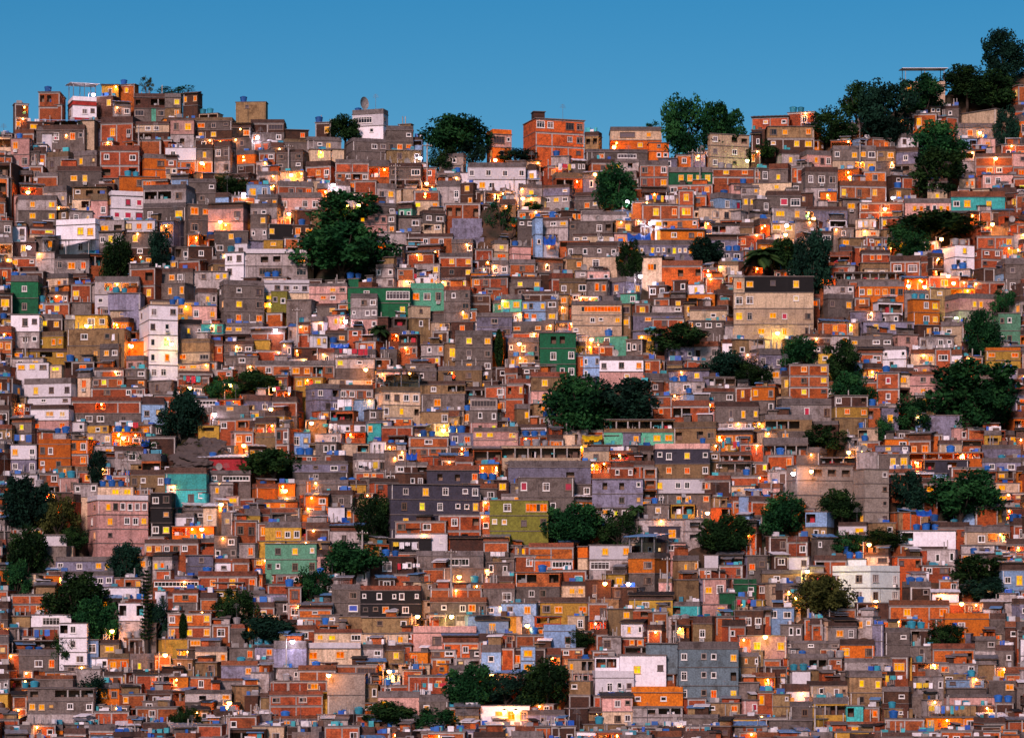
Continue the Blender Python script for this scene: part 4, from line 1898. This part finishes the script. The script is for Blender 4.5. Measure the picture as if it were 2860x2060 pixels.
# ---------------------------------------------------------------- which house shows where
houses.sort(key=lambda h: h.y1)
owner = -np.ones((GH, GW), int)
for i, h in enumerate(houses):
    setup(h)
    owner[cells(h.x0, h.y0, h.x1, h.y1)] = i
for cx, cy, rx, ry, kind, lab in trees:
    if kind in ('cypress', 'conifer', 'palm', 'scrub'):
        continue
    ys, xs = np.mgrid[0:GH, 0:GW]
    el = ((xs * CELL + GX - cx) / rx) ** 2 + ((ys * CELL + GY - cy) / ry) ** 2 < .8
    fr = np.array([h.y1 for h in houses] + [0])[owner] < cy + ry
    owner[el & fr] = -2
vis = np.zeros(len(houses), int)
inner = owner[cells(0, 100, 2860, 2060)]
ids, n_ = np.unique(inner[inner >= 0], return_counts=True)
vis[ids] = n_
order = sorted(range(len(houses)), key=lambda i: -(vis[i] + (10000 if houses[i].name else 0)))
single = set(i for i in order[:300] if vis[i] > 0)


def house_at(px, py):
    gy, gx = int((py - GY) / CELL), int((px - GX) / CELL)
    if 0 <= gy < GH and 0 <= gx < GW and owner[gy, gx] >= 0:
        return houses[owner[gy, gx]]
    return None


# ---------------------------------------------------------------- labels
USED = {}
marks = [(h.name, (h.x0 + h.x1) / 2, (h.y0 + h.y1) / 2, h.x1 - h.x0, h.y1 - h.y0) for i, h in enumerate(houses) if h.name and len(h.name.split()) <= 6]
NUM = ['no', 'one', 'two', 'three', 'four', 'five', 'six', 'seven', 'eight', 'nine', 'ten', 'eleven', 'twelve']
DIRS = {'l': 'left of the', 'r': 'right of the', 'u': 'above the', 'd': 'below the', 'ul': 'up and left of the', 'ur': 'up and right of the',
        'dl': 'down and left of the', 'dr': 'down and right of the'}


def relation(px, py):
    out = []
    for nm, mx, my, mw, mh in marks:
        dx, dy = px - mx, py - my
        ax, ay = max(0, abs(dx) - mw / 2), max(0, abs(dy) - mh / 2)
        dist = math.hypot(ax, ay)
        key = ''
        if ay > 12 and ay > ax * .4:
            key += 'u' if dy < 0 else 'd'
        if (ax > 12 and ax > ay * .4) or not key:
            key += 'l' if dx < 0 else 'r'
        out.append((dist, nm, DIRS[key]))
    out.sort()
    return out


def unique(looks, px, py, skip=None, most=16):
    for k in range(14):
        rel = [q for q in relation(px, py) if q[1] != skip]
        d, nm, di = rel[k]
        for lk in looks:
            lab = ('%s %s %s' % (lk, di, nm)).replace(' a orange', ' an orange').replace(' a ochre', ' an ochre').replace(' a olive', ' an olive').replace(' a emerald', ' an emerald')
            if len(lab.split()) <= most and lab not in USED:
                USED[lab] = 1
                return lab
    for ordn in ('second', 'third', 'fourth', 'fifth', 'sixth', 'seventh', 'eighth'):
        for k in range(12):
            d, nm, di = relation(px, py)[k]
            lab = '%s %s %s %s' % (ordn, looks[-1] if len(looks) > 2 else looks[0], di, nm)
            if lab not in USED and len(lab.split()) <= most:
                USED[lab] = 1
                return lab
    return looks[0] + ' on the hillside'


def house_looks(h):
    caps = [c for c in h.bands if c.isupper()]
    st = len(caps)
    c1, c2 = CNAME[caps[0]], CNAME[caps[-1]]
    size = 'wide ' if h.w > 9 else ('narrow ' if h.w < 3.8 else '')
    col = c1 if c1 == c2 else '%s over %s' % (c1, c2)
    stx = {1: '', 2: 'two storey ', 3: 'three storey ', 4: 'four storey ', 5: 'tall '}.get(st, '')
    lit = ('with one lit window' if h.nlit == 1 else 'with %s lit windows' % NUM[min(12, h.nlit)]) if h.nlit else 'with dark windows'
    if not any(c in ''.join(h.rows) for c in 'wsbyakpBru'):
        lit = 'with open bays' if any(c in ''.join(h.rows) for c in 'vVo') else 'with a blank wall'
    par = {'b': 'brick topped ', 'd': 'brown topped ', 'g': 'grey topped ', 'h': 'tan topped ', 'w': 'white topped '}.get(h.bands[0], '')
    return [size + col + ' house ' + lit, size + stx + col + ' house ' + lit, size + par + col + ' house ' + lit, size + par + stx + col + ' house ' + lit, size + c1 + ' topped house ' + lit]


# ---------------------------------------------------------------- build the houses
STUFF = Mesh()
n_single = 0
for i, h in enumerate(houses):
    r = random.Random(i * 7 + 3)
    fill_rows(h, r)
    h.seen, h.root = vis[i] > 12, None
    h.cmat = r.choice(('tin_roof', 'tin_roof', 'tin_roof_blue', 'tin_roof_black', 'tin_roof_white'))
    if h.name == 'house under a black roof terrace':
        h.flags += 'c'; h.cmat = 'tin_roof_black'
    if h.name == 'orange house under a blue canopy':
        h.cmat = 'tin_roof_blue'
    sky_line = h.y0 < ridge((h.x0 + h.x1) / 2) + 10
    if 'c' not in h.flags and h.H > 1.6 and not h.name:
        q = r.random()
        if q < .09:
            h.flags += 'p'
        elif q < .31:
            h.flags += 'q'
        elif q < .38:
            h.flags += 'a'
        elif q < .58 and not sky_line:
            h.flags += 'x'
        if 'p' not in h.flags and not h.tanks and i not in single and r.random() < .6:
            h.flags += 'z'
    if i in single:
        n_single += 1
        caps = [c for c in h.bands if c.isupper()]
        kinds = {'B': 'brick_house', 'X': 'brick_house', 'D': 'brick_house', 'G': 'concrete_house', 'L': 'plaster_house'}
        root = link(kinds.get(caps[0], 'painted_house'), None, None, h.C, h.rz)
        root.empty_display_size = .5
        if h.name:
            lab = h.name
            if len(lab.split()) < 11 and ' lit' not in lab and h.nlit:
                lab += ', %s lit window%s showing' % (NUM[min(12, h.nlit)], '' if h.nlit == 1 else 's')
            elif len(lab.split()) < 5:
                lab += ' with no window lit'
            USED[lab] = 1
        else:
            lab = unique(house_looks(h), (h.x0 + h.x1) / 2, (h.y0 + h.y1) / 2)
        h.label = lab
        if len(lab.split()) > 16:
            print('LONG', lab)
        tag(root, lab, 'house', 'houses on the hillside')
        h.root = root
        build_house(h, ObjSink(root), r)
    else:
        h.root = None
        if vis[i] > 0 or h.x0 > -150:
            build_house(h, StuffSink(STUFF, h.M), r)
so = link('hillside_houses', STUFF.data('hillside_houses'))
tag(so, 'tightly packed small brick and plaster houses filling the gaps of the hillside', 'houses', None, 'stuff')

# ---------------------------------------------------------------- the hill
xs = [-4000, -1500, -600, -300] + [-200 + 1.6 * i for i in range(251)] + [300, 600, 1500, 4000]
ys = [-4000, -1200, -200, 100, 250, 330] + [360 + 1.3 * i for i in range(210)] + [650, 700, 800, 1000, 1500, 4000]
XS, YS = np.array(xs), np.array(ys)
Zg = np.zeros((len(ys), len(xs)))
for j, yy in enumerate(ys):
    for i, xx in enumerate(xs):
        if yy < 300:
            continue
        px = min(3300, max(-400, xx * F / yy + CX))
        Yr = depth(ridge(px))
        z = Z0 + SL * (yy - Y0)
        if yy > Yr:
            z = Z0 + SL * (Yr - Y0) - .5 * (yy - Yr)
        z += .5 * noise.noise((xx * .12, yy * .12, 3.1)) - .9
        Zg[j, i] = max(0.0, z)


def ground(x, y):
    i = int(np.clip(np.searchsorted(XS, x) - 1, 0, len(xs) - 2))
    j = int(np.clip(np.searchsorted(YS, y) - 1, 0, len(ys) - 2))
    return float(min(Zg[j, i], Zg[j + 1, i + 1]))


for h in houses:
    P = [h.M @ Vector((a, b, 0)) for a in (-.8, h.w + .8) for b in (-1.0, h.d)]
    ix = (XS > min(p.x for p in P)) & (XS < max(p.x for p in P))
    iy = (YS > min(p.y for p in P)) & (YS < max(p.y for p in P))
    sub = np.ix_(iy, ix)
    if Zg[sub].size:
        Zg[sub] = np.minimum(Zg[sub], h.C.z - .35)
gm = Mesh()
nx = len(xs)
gm.mat('hillside_earth')
gm.v = [(xs[i], ys[j], float(Zg[j, i])) for j in range(len(ys)) for i in range(nx)]
for j in range(len(ys) - 1):
    for i in range(nx - 1):
        gm.f.append((j * nx + i, j * nx + i + 1, (j + 1) * nx + i + 1, (j + 1) * nx + i))
gm.m = [0] * len(gm.f)
gm.r = [0.0] * len(gm.f)
tag(link('hillside_ground', gm.data('hillside_ground')), kind='structure')


def lump(name, q, thick, mat, seed, kind=None):
    """a rough bank or rock that follows the slope"""
    bm = bmesh.new()
    bmesh.ops.create_icosphere(bm, subdivisions=5, radius=1)
    Ym = depth((q[1] + q[3]) / 2) - .5
    c = at((q[0] + q[2]) / 2, (q[1] + q[3]) / 2, Ym)
    k = Ym / F
    sx, sz = (q[2] - q[0]) / 2 * k, (q[3] - q[1]) / 2 * k
    for v in bm.verts:
        p = v.co.copy()
        n1 = noise.fractal(p * 1.7 + Vector((seed, 0, 0)), .7, 2.1, 5)
        p *= 1 + .38 * n1
        v.co = Vector((p.x * sx, p.y * thick + p.z * sz / SL * .9, p.z * sz))
    me = bpy.data.meshes.new(name)
    bm.to_mesh(me); bm.free()
    me.materials.append(MATS[mat])
    return link(name, me, None, c)


tag(lump('rock_outcrop', (470, 1225, 640, 1315), 2.2, 'rock_grey', 3), kind='structure')
tag(lump('earth_bank', (1330, 575, 1440, 715), 1.5, 'hillside_earth', 9), kind='structure')
rw = Mesh()
Yw = depth(690)
a, b_ = at(1252, 690, Yw), at(1352, 690, Yw)
hh = 85 * Yw / F
for k in range(3):
    z0, z1 = a.z + hh * k / 3, a.z + hh * (k + 1) / 3 - .06
    rw.rnd = .3 + .2 * k
    y0 = Yw + k * .9
    rw.box(a.x + .3 * k, y0, z0 - (3 if k == 0 else 0), b_.x - .2 * k, y0 + 1.6, z1, WM['V'])
tag(link('retaining_wall', rw.data('retaining_wall')), 'stepped lavender plaster retaining wall beside the bare earth bank', 'wall')

# ---------------------------------------------------------------- trees
def leaf(m, p, s, rr, mat, up=.35):
    n = Vector((rr.gauss(0, 1), rr.gauss(0, 1), rr.gauss(0, 1) + up)).normalized()
    a = n.orthogonal().normalized()
    a.rotate(Matrix.Rotation(rr.uniform(0, 6.28), 3, n))
    b = n.cross(a)
    w = s * .55
    m.face([p - a * s, p - b * w, p + a * s, p + b * w], mat)


def crown(kind, seed, mat):
    rr = random.Random(seed)
    m = Mesh()
    cl = []
    n = {'round': 62, 'tall': 60, 'spread': 60, 'loose': 44, 'bush': 46, 'scrub': 22}[kind]
    for i in range(n):
        for _ in range(60):
            p = Vector((rr.uniform(-1, 1), rr.uniform(-1, 1), rr.uniform(-1, 1)))
            l = p.length
            if l > .98 * (.62 + .62 * (noise.noise(p.normalized() * 1.6 + Vector((seed * 1.37, 0, 0))) * .5 + .5)) + .08:
                continue
            if kind == 'spread' and p.z < -.62 + .35 * l:
                continue
            if kind == 'loose' and (p.z < -.45 and rr.random() < .5):
                continue
            if kind == 'round' and p.z < -.72:
                continue
            break
        rad = {'spread': .25, 'loose': .22, 'scrub': .2}.get(kind, .27) * rr.uniform(.75, 1.35)
        cl.append((p, rad, rr.random()))
    nl = {'scrub': 55, 'loose': 95}.get(kind, 105)
    for p, rad, tone in cl:
        for _ in range(nl):
            d = Vector((rr.gauss(0, 1), rr.gauss(0, 1), rr.gauss(0, .8))).normalized() * rad * (.45 + .65 * rr.random() ** .5)
            m.rnd = min(1, max(0, tone + rr.uniform(-.22, .22)))
            leaf(m, p + d, rr.uniform(.045, .09), rr, mat)
    for _ in range(260):                       # stray sprigs break the outline
        p, rad, tone = rr.choice(cl)
        d = Vector((rr.gauss(0, 1), rr.gauss(0, 1), rr.gauss(0, 1))).normalized() * rad * rr.uniform(1.1, 1.5)
        m.rnd = tone
        leaf(m, p + d, rr.uniform(.025, .05), rr, mat)
    return m.data('crown')


CROWNS = {}


def crown_for(kind, i, lab=''):
    mat = ['leaves_dark', 'leaves_green', 'leaves_dark', 'leaves_blue'][i % 4]
    if 'biggest' in lab or 'very broad' in lab or ' green' in lab:
        mat = 'leaves_green'
    if 'olive leaved' in lab or 'brownish' in lab:
        mat = 'leaves_olive'
    if kind in ('scrub',):
        mat = ['leaves_green', 'leaves_olive'][i % 2]
    key = (kind, i % 3, mat)
    if key not in CROWNS:
        CROWNS[key] = crown(kind, hash(kind) % 97 * 0 + ord(kind[0]) * 31 + (i % 3) * 7, mat)
    return CROWNS[key]


def trunk_mesh(h, rad, sx, sz, seed, z_c):
    rr = random.Random(seed)
    m = Mesh()
    top = Vector((rr.uniform(-.2, .2) * sx, 0, z_c))
    m.tube([(0, 0, -1.5), (top.x * .3, 0, h * .5), (top.x * .7, 0, h), top], [rad * 1.3, rad, rad * .8, rad * .35], 'bark', 8)
    for k in range(6):
        a = 6.28 * k / 6 + rr.uniform(-.4, .4)
        z0 = h * rr.uniform(.75, 1.0)
        e = Vector((math.cos(a) * sx * .72, math.sin(a) * sx * .6, z_c + sz * rr.uniform(-.25, .5)))
        md = Vector((math.cos(a) * sx * .32, math.sin(a) * sx * .3, z0 + (e.z - z0) * .45))
        m.tube([(top.x * .6, 0, z0), md, e], [rad * .55, rad * .38, rad * .12], 'bark', 6)
    return m.data('trunk')


def conifer(sx, H, seed, thin):
    rr = random.Random(seed)
    m = Mesh()
    if thin:
        for _ in range(2600):
            z = rr.random()
            ra = sx * math.sin(math.pi * min(1, z * .9 + .08)) ** .6 * (.5 + .5 * rr.random())
            a = rr.uniform(0, 6.28)
            m.rnd = rr.random()
            leaf(m, Vector((math.cos(a) * ra, math.sin(a) * ra, z * H)), rr.uniform(.12, .25), rr, 'leaves_dark', .8)
        return m.data('crown')
    tiers = 19
    for t in range(tiers):
        f = t / (tiers - 1)
        z = H * (.10 + .88 * f)
        ln = sx * (1.0 - .55 * f) * rr.uniform(.75, 1.2)
        if t == tiers - 1:
            ln = sx * .2
        for k in range(7):
            a = 6.28 * k / 7 + t * .7 + rr.uniform(-.3, .3)
            L = ln * rr.uniform(.7, 1.1)
            tone = rr.random()
            for s in range(26):
                u = (s + rr.random()) / 26
                p = Vector((math.cos(a) * L * u, math.sin(a) * L * u, z - .10 * L * u * u + .16 * L * u ** 4 * 2))
                p += Vector((rr.uniform(-.14, .14), rr.uniform(-.14, .14), rr.uniform(-.12, .06)))
                m.rnd = tone
                leaf(m, p, rr.uniform(.10, .2), rr, 'leaves_dark', 1.5)
    return m.data('crown')


def palm(rad, seed):
    rr = random.Random(seed)
    m = Mesh()
    for k in range(34):
        a = 6.28 * k / 34 + rr.uniform(-.2, .2)
        el = rr.uniform(-.15, 1.2)
        L = rad * rr.uniform(.85, 1.1)
        m.rnd = rr.random()
        prev = None
        for s in range(15):
            u = s / 14
            p = Vector((math.cos(a) * L * u * math.cos(el * (1 - .3 * u)), math.sin(a) * L * u * math.cos(el * (1 - .3 * u)), L * (math.sin(el) * u - .75 * u * u)))
            if prev:
                d = (p - prev).normalized()
                sd = d.cross(Vector((0, 0, 1))).normalized()
                wl = L * .26 * math.sin(math.pi * min(1, u * .92 + .08))
                for sg in (-1, 1):
                    for q in (0, .5):
                        o = prev.lerp(p, q)
                        t_ = o + sd * sg * wl + d * wl * .6 - Vector((0, 0, wl * .45))
                        m.face([o, o + d * L * .075, t_], 'leaves_palm')
            prev = p
    return m.data('crown')


for i, (cx, cy, rx, ry, kind, lab) in enumerate(trees):
    k = depth(cy + ry) / F
    yb = cy + ry * {'bush': .85, 'scrub': .95, 'cypress': 1.0, 'conifer': 1.0}.get(kind, 1.0)
    Y = depth(yb)
    k = Y / F
    sx, sz = rx * k, ry * k
    base = at(cx, yb, Y)
    gz = min(ground(base.x, Y), base.z)
    root = link('palm_tree' if kind == 'palm' else ('shrub' if kind in ('bush', 'scrub') else ('conifer_tree' if kind in ('conifer', 'cypress') else 'leafy_tree')), None, None, (base.x, Y, gz))
    tag(root, lab, 'shrub' if kind in ('bush', 'scrub') else 'tree', 'trees between the houses')
    zc = at(cx, cy, Y).z - gz
    if kind in ('conifer', 'cypress'):
        link('crown', conifer(sx, 2 * sz, i, kind == 'cypress'), root, (0, 0, zc - sz))
        m = Mesh(); m.tube([(0, 0, -1), (0, 0, zc), (0, 0, zc + sz * .95)], [.28, .2, .03], 'bark', 8)
        link('trunk', m.data('trunk'), root)
    elif kind == 'palm':
        link('crown', palm(sx * 1.1, i), root, (0, 0, zc + sz * .3))
        m = Mesh(); m.tube([(0, 0, -1), (.15, 0, zc * .5), (0, 0, zc + sz * .3)], [.26, .2, .17], 'bark', 8)
        link('trunk', m.data('trunk'), root)
    else:
        cr = link('crown', crown_for(kind, i, lab), root, (0, 0, zc), rng.choice((0, 3.1416)))
        cr.scale = (sx * 1.12, sx * 1.0, sz * 1.12)
        link('trunk', trunk_mesh(max(.4, zc - sz * .7), max(.09, sx * .07), sx, sz, i, zc + sz * .2), root)

# ---------------------------------------------------------------- water tanks on the roofs
TANK = {}
for c in ('blue', 'teal', 'grey'):
    m = Mesh(); m.rnd = .5
    m.lathe([(.02, 0), (.50, .0), (.62, .78), (.66, .80), (.66, .86), (.60, .90), (.30, 1.02), (.10, 1.06), (.02, 1.06)], 'tank_' + c, (0, 0, 0), 16)
    TANK[c] = m.data('water_tank')
r = random.Random(99)
n_tank = 0


def roof_spot(h, u, v):
    return h.M @ Vector((h.w * u, h.d * v, h.H))


def house_ref(h, lead):
    if h.name and len((lead + ' ' + h.name).split()) <= 15:
        lab = '%s the %s' % (lead, h.name)
        if lab not in USED:
            USED[lab] = 1
            return lab
    c = CNAME[[q for q in h.bands if q.isupper()][0]]
    return unique(['%s a %s house' % (lead, c), '%s a %s %s house' % (lead, 'wide' if h.w > 7 else 'small', c)], (h.x0 + h.x1) / 2, h.y0, most=16)


for i, h in enumerate(houses):
    n = h.tanks
    seen = h.y0 > 0 and -20 < h.x0 < 2860 and h.y1 < 2120 and vis[i] > 20
    if not n and seen and not h.name and not set(h.flags) & set('cpxz') and r.random() < .16 and n_tank < 190:
        n = r.choice((1, 1, 1, 2))
    if not n:
        continue
    col = r.choice(('blue', 'blue', 'blue', 'blue', 'teal', 'grey'))
    u0 = r.uniform(.12, max(.13, .85 - n * 1.4 / h.w))
    up = h.bands[0].islower()
    labs = ''
    if n > 1:
        labs = house_ref(h, 'one of %s %s tanks on' % (NUM[n], col))
    for j in range(n):
        u = min(.95, u0 + j * 1.4 / h.w)
        p = roof_spot(h, u, min(.45, .75 / h.d))
        s = r.uniform(.8, 1.1)
        t = link('water_tank', TANK[col], None, (p.x, p.y, p.z + (.0 if up else .09)))
        if up:                                  # stands on the roof behind the parapet, on a plinth
            hb = h.H * .36 / sum(1 if c.isupper() else .36 for c in h.bands)
            t.location.z = p.z - hb + .03 + max(0, hb - .5)
        t.scale = (s, s, s)
        tag(t, labs or house_ref(h, 'single %s tank on' % col), 'water tank', 'water tanks on the roofs')
        n_tank += 1

# ---------------------------------------------------------------- washing lines, dishes
r = random.Random(5)
n_wash = 0
for i, h in enumerate(houses):
    ok = vis[i] > 40 and h.w > 3.5 and h.y0 > 480 and not h.tanks and not set(h.flags) & set('cpxz')
    if not ('l' in h.flags or (ok and n_wash < 34 and r.random() < .085)):
        continue
    n_wash += 1
    root = link('clothesline', None, None, tuple(h.M @ Vector((0, .5, h.H))), h.rz)
    h.wash = True
    m = Mesh()
    x0, x1 = h.w * .08, min(h.w * .92, h.w * .08 + 6)
    for xx in (x0, x1):
        m.tube([(xx, 0, -.7), (xx, 0, 1.75)], [.05, .045], 'wood_pole', 6)
    m.tube([(x0, 0, 1.65), ((x0 + x1) / 2, 0, 1.52), (x1, 0, 1.65)], [.015, .015, .015], 'grey_metal', 4)
    link('line_and_posts', m.data('line_and_posts'), root)
    xx = x0 + .15
    while xx < x1 - .5:
        w_, hg = r.uniform(.35, .95), r.uniform(.5, 1.15)
        if r.random() < .8 and xx + w_ < x1:
            g = Mesh(); g.rnd = r.random()
            mt = r.choice(('cloth_white', 'cloth_white', 'cloth_white', 'cloth_blue', 'cloth_teal', 'cloth_red', 'cloth_yellow'))
            pz = 1.58
            n = 5
            for a in range(n):
                xa, xb = xx + w_ * a / n, xx + w_ * (a + 1) / n
                ya, yb2 = .06 * math.sin(a * 1.9), .06 * math.sin((a + 1) * 1.9)
                lo = pz - hg + .05 * math.sin(a * 2.3)
                g.face([(xa, ya * .3, pz), (xb, yb2 * .3, pz), (xb, yb2, lo), (xa, ya, lo)], mt)
                g.face([(xa, ya * .3 + .02, pz), (xb, yb2 * .3 + .02, pz), (xb, yb2 + .02, lo), (xa, ya + .02, lo)], mt)
            link('garment', g.data('garment'), root)
        xx += w_ + r.uniform(.04, .3)
    tag(root, house_ref(h, 'washing drying on the roof of'), 'clothesline', 'washing lines on the roofs')


def dish_mesh():
    m = Mesh(); m.rnd = .4
    n = 18
    for a in range(n):
        for k in range(4):
            r0, r1 = k / 4, (k + 1) / 4
            q = []
            for rad, t in ((r0, a), (r1, a), (r1, a + 1), (r0, a + 1)):
                an = 6.2832 * t / n
                q.append(Vector((math.cos(an) * rad, -.3 + .3 * (1 - rad * rad) * 1.0, math.sin(an) * rad + 1.1)))
            m.face(q, 'concrete_post')
    m.tube([(0, .02, 0), (0, .02, 1.1)], [.06, .05], 'grey_metal', 6)
    m.tube([(0, 0, .35), (0, -.75, 1.0)], [.025, .02], 'grey_metal', 5)
    m.box(-.07, -.85, .95, .07, -.72, 1.09, 'grey_metal')
    return m.data('satellite_dish')


DISH = dish_mesh()
n_dish = 0
for i, h in enumerate(houses):
    if h.name == 'whitewashed tower with a dish' or (vis[i] > 50 and h.y0 > 450 and n_dish < 14 and r.random() < .03 and not set(h.flags) & set('cpxz')):
        n_dish += 1
        big = h.name == 'whitewashed tower with a dish'
        p = roof_spot(h, .3 if big else r.uniform(.2, .8), .3)
        d = link('satellite_dish', DISH, None, tuple(p), .9 if big else r.uniform(-.8, .8))
        s = 1.15 if big else .55
        d.scale = (s, s, s)
        tag(d, house_ref(h, 'satellite dish on the roof of'), 'satellite dish', 'satellite dishes on the roofs')

# ---------------------------------------------------------------- lamps, poles, tarpaulins
LCOL = {'o': ((1, .29, .04), 'bulb_amber'), 'w': ((.86, .78, 1), 'bulb_white'), 'g': ((.62, 1, .2), 'bulb_green'), 'y': ((1, .68, .13), 'bulb_yellow')}
LWORD = {'o': 'amber', 'w': 'white', 'g': 'greenish', 'y': 'yellow'}
POWER = 3.2


def point(loc, col, watt, parent=None, rad=.16):
    l = bpy.data.lights.new('lamp_light', 'POINT')
    l.energy = watt * POWER
    l.color = col
    l.shadow_soft_size = rad
    o = bpy.data.objects.new('lamp_light', l)
    COL.objects.link(o)
    o.location = loc
    if parent:
        o.parent = parent
    return o


HEAD = {}
for c, (rgb, bm_) in LCOL.items():
    m = Mesh()
    m.lathe([(.02, -.26), (.15, -.20), (.22, -.05), (.18, .04), (.03, .05)], bm_, (0, 0, 0), 10)
    m.lathe([(.24, .03), (.22, .10), (.08, .19), (.02, .20)], 'grey_metal', (0, 0, 0), 10)
    m.v = [tuple(q * 1.5 for q in v) for v in m.v]
    HEAD[c] = m.data('lamp_head')
for px, py, c, mount in lamps:
    h = house_at(px, py)
    Y = (h.Y if h else depth(py + 30)) - 1.5
    if h and h.side:
        Y = min(Y, (h.M @ Vector((0, 0, 0))).y - 1.5, (h.M @ Vector((h.w, 0, 0))).y - 1.5) if mount == 'p' else Y + 0.3
    p = at(px, py, Y)
    rgb, bm_ = LCOL[c]
    if mount == 'p' or not h:
        gz = min(ground(p.x, p.y), p.z - 3.5)
        root = link('street_lamp', None, None, (p.x - .9, p.y, gz))
        m = Mesh(); m.rnd = rng.random()
        H = p.z - gz
        m.tube([(0, 0, -.6), (0, 0, H * .5), (0, 0, H + .5)], [.14, .11, .08], 'concrete_post', 8)
        link('pole', m.data('pole'), root)
        m = Mesh()
        m.tube([(0, 0, H + .2), (.35, 0, H + .42), (.9, 0, H + .30)], [.045, .04, .04], 'grey_metal', 6)
        link('arm', m.data('arm'), root)
        hd = link('lamp_head', HEAD[c], root, (.9, 0, H + .12))
        tag(root, unique(['%s street lamp on a tall pole' % LWORD[c]], px, py), 'street lamp', 'lit lamps among the houses')
        point((.9, -.1, H - .48), rgb, 80 if c != 'w' else 50, root)
    else:
        root = link('wall_lamp', None, None, tuple(p))
        m = Mesh()
        m.tube([(0, 0, .15), (0, .5, .32), (0, 1.55, .2)], [.035, .035, .04], 'grey_metal', 6)
        link('bracket', m.data('bracket'), root)
        link('lamp_head', HEAD[c], root)
        tag(root, unique(['%s lamp on a house front' % LWORD[c], '%s lamp on a wall bracket' % LWORD[c]], px, py), 'wall lamp', 'lit lamps among the houses')
        point((0, -.1, -.60), rgb, 55 if c == 'o' else 28, root)
for loc, c, wt in LIGHTS:
    if -110 < loc.x < 110:
        point(loc, LCOL[c][0], wt, None, .1)

POLES = [(1193, 400, 463), (387, 350, 392), (830, 860, 952), (806, 403, 473), (1260, 1533, 1640), (1864, 1553, 1612), (1888, 1719, 1770), (2154, 1308, 1360),
         (1935, 419, 464), (1955, 422, 468), (356, 1279, 1328), (1821, 1133, 1164), (1436, 495, 553), (1105, 457, 521), (71, 933, 972), (2276, 1965, 2032),
         (1012, 1480, 1540), (2402, 392, 420), (640, 1990, 2050)]
for px, ya, yb in POLES:
    h = house_at(px, yb - 4)
    Y = (h.Y if h else depth(yb)) - 1.2
    a, b_ = at(px, ya, Y), at(px, yb, Y)
    gz = min(ground(a.x, Y), b_.z)
    H = a.z - gz
    root = link('utility_pole', None, None, (a.x, Y, gz))
    m = Mesh(); m.rnd = rng.random()
    m.tube([(0, 0, -.8), (0, 0, H)], [.17, .11], 'concrete_post', 8)
    link('pole', m.data('pole'), root)
    m = Mesh()
    m.box(-.9, -.16, H - .55, .9, -.06, H - .43, 'wood_pole')
    for xx in (-.75, -.3, .3, .75):
        m.lathe([(.02, 0), (.06, .02), (.05, .14), (.02, .16)], 'frame_white', (xx, -.11, H - .43), 8)
    link('crossarm', m.data('crossarm'), root)
    tag(root, unique(['concrete utility pole', 'slim concrete utility pole'], px, (ya + yb) / 2), 'utility pole', 'utility poles')

TARPS = [(1752, 650, 1816, 676, 'tarp_blue', 'blue tarpaulin roof over a terrace above the long slate house'), (1626, 1214, 1682, 1228, 'tarp_yellow', 'yellow awning on a roof left of the long green terrace'),
         (1135, 1263, 1165, 1284, 'tarp_blue', 'crumpled blue tarpaulin above the big dark slate block'), (1157, 1181, 1193, 1197, 'tarp_blue', 'small blue tarpaulin under the cream yellow house'),
         (397, 1225, 418, 1246, 'tarp_blue', 'bright blue sheet beside the amber lit terrace on the left'), (1518, 660, 1552, 686, 'tarp_blue', 'blue sheet hanging on a house front left of the slate one'),
         (2557, 1422, 2600, 1440, 'tarp_blue', 'blue awning beside the white terrace with blue tanks'), (925, 958, 975, 972, 'tarp_blue', 'long light blue awning under the stepped grey house')]
for x0, y0, x1, y1, mt, lab in TARPS:
    h = house_at((x0 + x1) / 2, (y0 + y1) / 2) or house_at(x0, y1 + 8)
    Y = (h.Y if h else depth(y1)) - .4
    if h and h.side:
        Y -= h.w * abs(math.sin(h.rz))
    a, b_ = at(x0, y1, Y), at(x1, y0, Y)
    W, H = b_.x - a.x, b_.z - a.z
    m = Mesh(); m.rnd = rng.random()
    nu, nv = 12, 8
    P = [[Vector((W * i / nu, -1.3 * (1 - j / nv) ** 1.0 + .1 * math.sin(i * 1.7), H * (j / nv) ** .7 * (.85 + .15 * math.sin(i * 1.1 + 1)) - .12 * math.sin(math.pi * i / nu))) for i in range(nu + 1)] for j in range(nv + 1)]
    for dz in (0, .03):
        for j in range(nv):
            for i in range(nu):
                m.face([P[j][i] + Vector((0, 0, dz)), P[j][i + 1] + Vector((0, 0, dz)), P[j + 1][i + 1] + Vector((0, 0, dz)), P[j + 1][i] + Vector((0, 0, dz))], mt)
    for xx in (.05, W - .05):
        m.tube([(xx, -1.25, -1.2), (xx, -1.25, .05)], [.04, .04], 'wood_pole', 5)
    tag(link('tarpaulin', m.data('tarpaulin'), None, tuple(a)), lab, 'tarpaulin')
print('houses', len(houses), 'single', n_single, 'tanks', n_tank, 'washing', n_wash, 'dishes', n_dish, 'lights', len([o for o in bpy.data.objects if o.type == 'LIGHT']), 'objects', len(bpy.data.objects))
